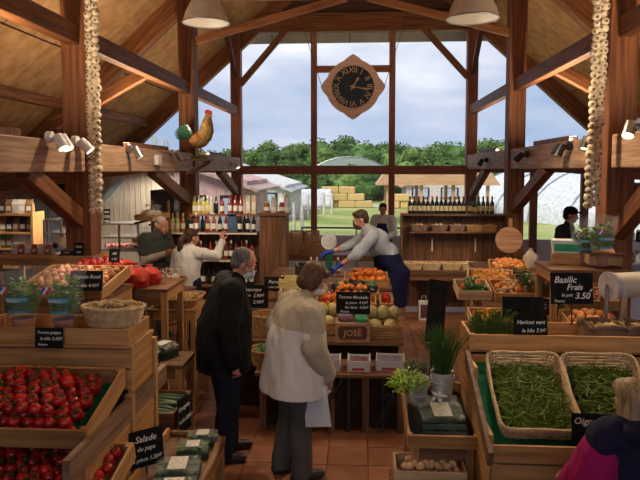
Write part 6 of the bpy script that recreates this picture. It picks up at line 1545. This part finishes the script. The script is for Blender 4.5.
def jacket(root, D, k, m, g=.028, hem=.80, wide=1.0, sleeve=1.0, name='jacket', belly=0.0, cut=None, flare=1.0, collar=True, vox=.012, hemf=0.0, neckopen=True):
    S = frame(Vector((0, 1, 0)), D['nck'] - D['pel']); mb = MB()
    mb.ell(D['wst'], (.15 * k * wide + g, .115 * k + g + belly, .19 * k), 16, 10, S); mb.ell(D['chs'], (.165 * k * wide + g, .12 * k + g, .20 * k), 16, 10, S)
    hz = Vector((D['pel'].x, D['pel'].y + hemf, hem * k)); rr = (.165 * k * wide + g) * flare; ry = (.125 * k + g + belly * .6) * flare
    secs = []
    for t in range(7):
        f_ = t / 6; c = D['wst'].lerp(hz - Vector((0, 0, .03)), f_)
        secs.append((c, (.15 * k * wide + g) * (1 - f_) + rr * f_ + random.uniform(-.004, .004), (.115 * k + g + belly) * (1 - f_) + ry * f_ + random.uniform(-.004, .004)))
    mb.loft(secs)
    mc = D['wst'].lerp(D['chs'], .5); mb.loft([(D['wst'] + Vector((0, 0, -.02)), .15 * k * wide + g, .115 * k + g + belly), (mc, .157 * k * wide + g, .117 * k + g + belly * .7), (D['chs'] + Vector((0, 0, .04)), .16 * k * wide + g, .115 * k + g)])
    chain(mb, [D['sr'], D['chs'] + (D['nck'] - D['chs']) * .72, D['sl']], [.060 * k + g * .8, .082 * k + g * .6, .060 * k + g * .8])
    if collar: cap(mb, D['nck'] - Vector((0, 0, .05)), D['nck'] + (D['hed'] - D['nck']) * .16, .082 * k, .070 * k)
    for s_ in 'rl':
        e_, w_ = D['e' + s_], D['w' + s_]; we = e_.lerp(w_, .94 * sleeve) if sleeve > .3 else D['s' + s_].lerp(e_, .6)
        if sleeve > .3: chain(mb, [D['s' + s_], e_, we], [.056 * k + g, .046 * k + g * .9, .034 * k + g * .7])
        else: chain(mb, [D['s' + s_], we], [.056 * k + g, .05 * k + g])
    cu = [(Vector((0, 0, hem * k)), Vector((0, 0, -1)))]
    return folds(blob(name, mb, m, root, vox, 4, cu + (cut or [])), .018 * k, seed=root.location.x * 7)
def trousers(root, D, k, m, g=.022, hem=.07, vox=.012, wide=1.0, top=.07):
    mb = MB(); mb.ell(D['pel'], (.16 * k * wide + g, .12 * k + g, .14 * k))
    for s_ in 'rl':
        an = D['a' + s_]; chain(mb, [D['h' + s_], D['k' + s_], D['k' + s_].lerp(an, .5), Vector((an.x, an.y, hem))], [.088 * k + g, .060 * k + g * 1.1, .05 * k + g * 1.25, .045 * k + g * 1.3])
    return folds(blob('trousers', mb, m, root, vox, 4, [(Vector((0, 0, hem - .02)), Vector((0, 0, -1)))]), .014 * k, (12, 12, 4))
def shoes(root, D, m, sole=True):
    for s_ in 'rl':
        a = D['a' + s_]; mb = MB(); gz = .042
        chain(mb, [Vector((a.x, a.y - .045, gz)), Vector((a.x, a.y + .03, gz + .004)), Vector((a.x + (.01 if s_ == 'r' else -.01), a.y + .16, gz - .006))], [.044, .048, .036]); cap(mb, a, Vector((a.x, a.y, .05)), .045, .045)
        blob('shoe', mb, m, root, .009, 3, [(Vector((0, 0, .004)), Vector((0, 0, -1)))])
BLK = mat('black_wool', (.008, .008, .009), .7, var=.3, bump=1.0, scale=7, stretch=(1, 1, .5), detail=2); NAVYT = mat('dark_navy_cloth', (.014, .016, .026), .8, var=.25, scale=25, bump=.1)
LEATH = mat('black_leather', (.012, .011, .010), .4)
FT = lambda x, y: (x, y, 0)
# 1 man in black, facing the island
J = dict(wst=(0, .01, 1.10), chs=(0, .04, 1.28), nck=(0, .09, 1.46), hed=(0, .17, 1.605), sr=(.195, .04, 1.42), sl=(-.195, .04, 1.42), wr=(.25, .05, .86), wl=(-.24, .12, .90), er=(.25, .0, 1.12), kr=(.10, .03, .5), ar=(.11, -.03, .085), al=(-.12, .05, .085))
r_, D, q, hd = person('grey haired man in black jacket and mask looking down', (-1.11, 4.90, 0), R(-72), J, 1.0, (R(-6), R(26)), SKIN_OLD, 1.1, (.7, .6), vox=.008, belly=.03, palms=((-1, .3, 0), (1, .3, 0)))
hair(r_, q, hd, 1, mat('salt_pepper_hair', (.035, .033, .032), .7, scale=60, col2=(.20, .19, .18), stretch=(1, 1, .3)), 'thin'); mask(r_, q, hd, 1, mat('blue_mask', (.42, .52, .60), .7, var=.05)); glasses(r_, q, 1, BLACK)
jacket(r_, D, 1.0, BLK, .05, .76, 1.24, belly=.06, flare=1.05); trousers(r_, D, 1.0, NAVYT, .03, wide=1.1); shoes(r_, D, LEATH)
# 2 woman in two tone jacket with paper
J = dict(nck=(0, .10, 1.375), hed=(0, .17, 1.53), wst=(0, .02, 1.07), chs=(0, .04, 1.21), sr=(.185, .06, 1.30), sl=(-.185, .06, 1.30), er=(.235, .06, 1.06), wr=(.22, .18, .84), wl=(-.2, .2, .95), al=(-.10, -.06, .085), ar=(.10, .02, .085))
BEIGE = mat('beige_cotton', (.42, .36, .27), .8, var=.05, scale=7, bump=.9, stretch=(1, 1, .4), detail=2); OFFW = mat('offwhite_cotton', (.62, .60, .57), .8, var=.03, scale=7, bump=.9, stretch=(1, 1, .35), detail=2)
r_, D, q, hd = person('brown haired woman in beige and white jacket holding papers', (-.51, 4.62, 0), R(-62), J, 1.0, (R(-4), R(34)), None, 1.1, (1.0, .6), vox=.008, palms=((-.6, -1, .2), (1, .3, 0)))
hair(r_, q, hd, 1, mat('chestnut_hair', (.05, .022, .010), .55, scale=60, col2=(.13, .06, .03), stretch=(1, 1, .3)), 'bob'); mask(r_, q, hd, 1, mat('white_mask', (.6, .6, .6), .7, var=.05))
jk = jacket(r_, D, 1.0, BEIGE, .055, .70, 1.25, belly=.06, flare=1.24, hemf=.02)
jk.data.materials.append(OFFW)
b_ = bmesh.new(); b_.from_mesh(jk.data)
bmesh.ops.bisect_plane(b_, geom=b_.verts[:] + b_.edges[:] + b_.faces[:], plane_co=(0, 0, 1.20), plane_no=(.05, .06, 1))
for f in b_.faces:
    c = f.calc_center_median()
    if c.z + .05 * c.x + .06 * c.y < 1.20: f.material_index = 1
b_.to_mesh(jk.data); b_.free()
for s_ in 'rl':
    mb = MB(); chain(mb, [D['s' + s_].lerp(D['e' + s_], .3), D['e' + s_], D['e' + s_].lerp(D['w' + s_], .95)], [.106, .102, .076])
    folds(blob('sleeve', mb, BEIGE, jk, .010, 4), .014, (10, 10, 8))
trousers(r_, D, 1.0, mat('grey_trousers', (.085, .080, .075), .8, var=.1), .028, wide=1.1); shoes(r_, D, mat('dark_shoe', (.03, .025, .022), .5))
pp = thing('paper_sheets', 'white folded papers held by the woman in beige', 'paper', (-.325, 4.45, .60), R(-14)); MB().box((0, 0, .02), (.20, .012, .30), Matrix.Rotation(R(-8), 3, 'Y')).build('sheet', WHITE, pp, bevel=.004); MB().box((.004, -.010, .025), (.195, .004, .29), Matrix.Rotation(R(-9), 3, 'Y')).build('sheet', mat('paper_cool', (.66, .67, .70), .7, var=.03), pp)
# 3 vendor leaning over the island
J = dict(pel=(0, -.04, .97), wst=(0, .06, 1.12), chs=(0, .20, 1.30), nck=(0, .33, 1.48), hed=(0, .43, 1.62), sr=(.19, .29, 1.43), sl=(-.19, .29, 1.43), er=(.24, .55, 1.24), el=(-.26, .50, 1.20), wr=(.16, .84, 1.17), wl=(-.20, .74, 1.04), hr=(.095, -.03, .93), hl=(-.095, -.03, .93), ar=(.12, -.08, .085), al=(-.12, .08, .085))
GSH = mat('grey_blue_shirt', (.36, .40, .46), .8, var=.06, scale=8, bump=.8, detail=2); NAVY = mat('navy_apron', (.012, .015, .05), .75, var=.15, scale=25, bump=.08); GLV = mat('blue_glove', (.02, .06, .36), .5, var=.15)
r_, D, q, hd = person('bearded vendor in grey shirt and navy apron reaching over produce', (.44, 8.5, 0), R(97), J, 1.04, (R(-4), R(22)), None, 1.0, (.5, .5), vox=.009, palms=((0, 0, -1), (0, 0, -1)))
hair(r_, q, hd, 1.04, mat('dark_brown_hair', (.028, .016, .010), .6, scale=60, col2=(.08, .045, .028), stretch=(1, 1, .3)), 'short'); mask(r_, q, hd, 1.04, mat('dark_beard', (.06, .032, .02), .85, scale=80, col2=(.12, .06, .04))); glasses(r_, q, 1.04, BLACK)
jacket(r_, D, 1.04, GSH, .03, .97, 1.02, sleeve=.36, name='shirt'); trousers(r_, D, 1.04, mat('black_trousers', (.012, .012, .014), .8), .02); shoes(r_, D, LEATH)
mb = MB()
mb.loft([(D['wst'] + Vector((0, .03, .06)), 0.212, .195), (D['wst'] + Vector((0, 0, -.06)), .222, .205), (D['pel'] + Vector((0, 0, -.03)), .225, .205), (Vector((0, -.01, .75)), .22, .20), (Vector((0, 0, .50)), .225, .20)])
ap = blob('apron', mb, NAVY, r_, .012, 4, [(Vector((0, 0, .46)), Vector((0, 0, -1)))])
MB().tube([D['nck'] + Vector((-.09, .04, 0)), D['chs'] + Vector((-.08, .17, .0)), D['wst'] + Vector((-.06, .16, 0))], .012, 6).build('strap', NAVY, ap); MB().tube([D['nck'] + Vector((.09, .04, 0)), D['chs'] + Vector((.08, .17, .0)), D['wst'] + Vector((.06, .16, 0))], .012, 6).build('strap', NAVY, ap)
for s_, sg in (('r', 1), ('l', -1)):
    mb = MB(); hand_prims(mb, D['w' + s_], D['w' + s_] - D['e' + s_], (0, 0, -1), sg, .5, r=.0125); cap(mb, D['w' + s_].lerp(D['e' + s_], .18), D['w' + s_], .036, .034); mb.ell(D['w' + s_].lerp(D['e' + s_], -.18), (.045, .05, .028))
    blob('glove', mb, GLV, r_, .008, 2)
# 4 second vendor by the window
J = dict(er=(.25, .05, 1.14), el=(-.25, .05, 1.14), wr=(.16, .25, 1.05), wl=(-.16, .25, 1.05))
r_, D, q, hd = person('distant vendor in white shirt and dark bib apron by the window', (at(383, 210, 12.6).x, 12.6, 0), R(165), J, .97, (R(10), R(12)), None, 1.0, vox=.011)
hair(r_, q, hd, .97, mat('near_black_hair', (.015, .012, .010), .6), 'short'); jacket(r_, D, .97, mat('white_shirt', (.52, .54, .57), .8, var=.06), .03, .85, name='shirt'); trousers(r_, D, .97, MATS['black_trousers']); shoes(r_, D, LEATH)
mb = MB()
mb.loft([(D['chs'] + Vector((0, .05, .05)), .11, .13), (D['wst'] + Vector((0, .03, 0)), .16, .15), (D['pel'] + Vector((0, .02, 0)), .19, .16), (Vector((0, .02, .55)), .2, .17)])
blob('apron', mb, NAVY, r_, .014, 3)
# 5 old man by the packets
J = dict(nck=(0, .05, 1.44), hed=(0, .11, 1.58), er=(.24, .02, 1.12), wr=(.08, .24, 1.22), el=(-.24, .02, 1.12), wl=(-.12, .28, 1.05))
r_, D, q, hd = person('white haired old man in dark waistcoat touching his chin', (-2.85, 8.45, 0), R(-118), J, 1.0, (R(0), R(26)), SKIN_OLD, 1.08, vox=.010, belly=.03, brows=(.4, .38, .36))
hair(r_, q, hd, 1, mat('white_hair', (.42, .40, .38), .7, scale=60, var=.2), 'bald'); jacket(r_, D, 1, mat('grey_beige_shirt', (.34, .29, .24), .8), .02, .85, 1.1, name='shirt', belly=.03)
jv = jacket(r_, D, 1, mat('dark_green_waistcoat', (.045, .05, .045), .8, var=.2), .038, .82, 1.14, sleeve=.1, name='waistcoat', belly=.04); trousers(r_, D, 1, MATS['grey_trousers']); shoes(r_, D, LEATH)
# 6 young woman with ponytail
J = dict(nck=(0, .06, 1.36), hed=(0, .10, 1.51), chs=(0, .03, 1.22), sr=(.165, .03, 1.31), sl=(-.165, .03, 1.31), er=(.32, .22, 1.26), wr=(.33, .34, 1.45), wl=(-.18, .3, 1.1), el=(-.24, .05, 1.05))
r_, D, q, hd = person('young woman with ponytail in white coat reaching to the bottles', (-2.27, 7.95, 0), R(-20), J, .97, (R(-25), R(8)), None, .92, (.6, .4), vox=.009, handdirs=((-.05, .1, 1), None))
hair(r_, q, hd, .97, mat('dark_chestnut_hair', (.03, .014, .008), .5, scale=60, col2=(.08, .038, .02)), 'pony'); jacket(r_, D, .97, mat('white_coat', (.60, .58, .55), .8, var=.05), .032, .70, .98, name='coat'); trousers(r_, D, .97, NAVYT); shoes(r_, D, LEATH)
# 7 man in cap outside the right post
J = dict(nck=(0, .03, 1.47), hed=(0, .07, 1.62), er=(.26, .02, 1.16), wr=(.12, .28, 1.05), el=(-.26, .02, 1.16), wl=(-.12, .28, 1.02))
r_, D, q, hd = person('man in black cap and black top behind the right stall', (3.2, 9.9, 0), R(-125), J, 1.02, (R(10), R(10)), None, 1.1, vox=.010)
hair(r_, q, hd, 1.02, MATS['near_black_hair'], 'short'); jacket(r_, D, 1.02, mat('black_top', (.012, .013, .016), .8), .03, .85, 1.1, name='top'); trousers(r_, D, 1.02, MATS['black_trousers']); shoes(r_, D, LEATH)
mb = MB(); mb.ell(q(0, -.01, .07), (.09, .108, .075), 14, 10, hd); mb.ell(q(0, .12, .065), (.062, .06, .012), 14, 8, hd); blob('cap', mb, mat('black_cap', (.010, .010, .012), .7), r_, .007, 2)
# 8 blond child at the right picture edge
J = dict(er=(.27, .02, 1.14), wr=(.24, .22, 1.02), el=(-.28, .02, 1.14), wl=(-.24, .22, 1.02))
p = at(637, 402, 3.05)
KG = .77
r_, D, q, hd = person('blond child in navy jacket with magenta sleeves at the beans', (p.x - .03, 3.02, 0), R(18), J, KG, (R(8), R(10)), None, 1.25, vox=.009)
hair(r_, q, hd, KG * 1.15, mat('blond_hair', (.20, .12, .055), .5, scale=70, col2=(.48, .34, .19), stretch=(1, 1, .2)), 'long')
NJ = mat('navy_jacket', (.018, .016, .045), .8, var=.2, scale=20, bump=.1); MG = mat('magenta_sleeve', (.34, .012, .11), .8, var=.12)
jk = jacket(r_, D, KG, NJ, .06, .70, 1.35, flare=1.05)
for s_ in 'rl':
    mb = MB(); chain(mb, [D['s' + s_].lerp(D['e' + s_], .45), D['e' + s_], D['e' + s_].lerp(D['w' + s_], .95)], [.112, .108, .085])
    folds(blob('sleeve', mb, MG, jk, .010, 4), .014, (10, 10, 8))
mb = MB(); mb.ell(q(0, -.10, -.17), (.15, .085, .06), 14, 10); mb.ell(q(0, -.05, -.19), (.17, .10, .045), 14, 10); blob('hood', mb, NJ, r_, .010, 4)
trousers(r_, D, KG, NAVYT); shoes(r_, D, LEATH)

bpy.data.scenes.remove(TMPS)
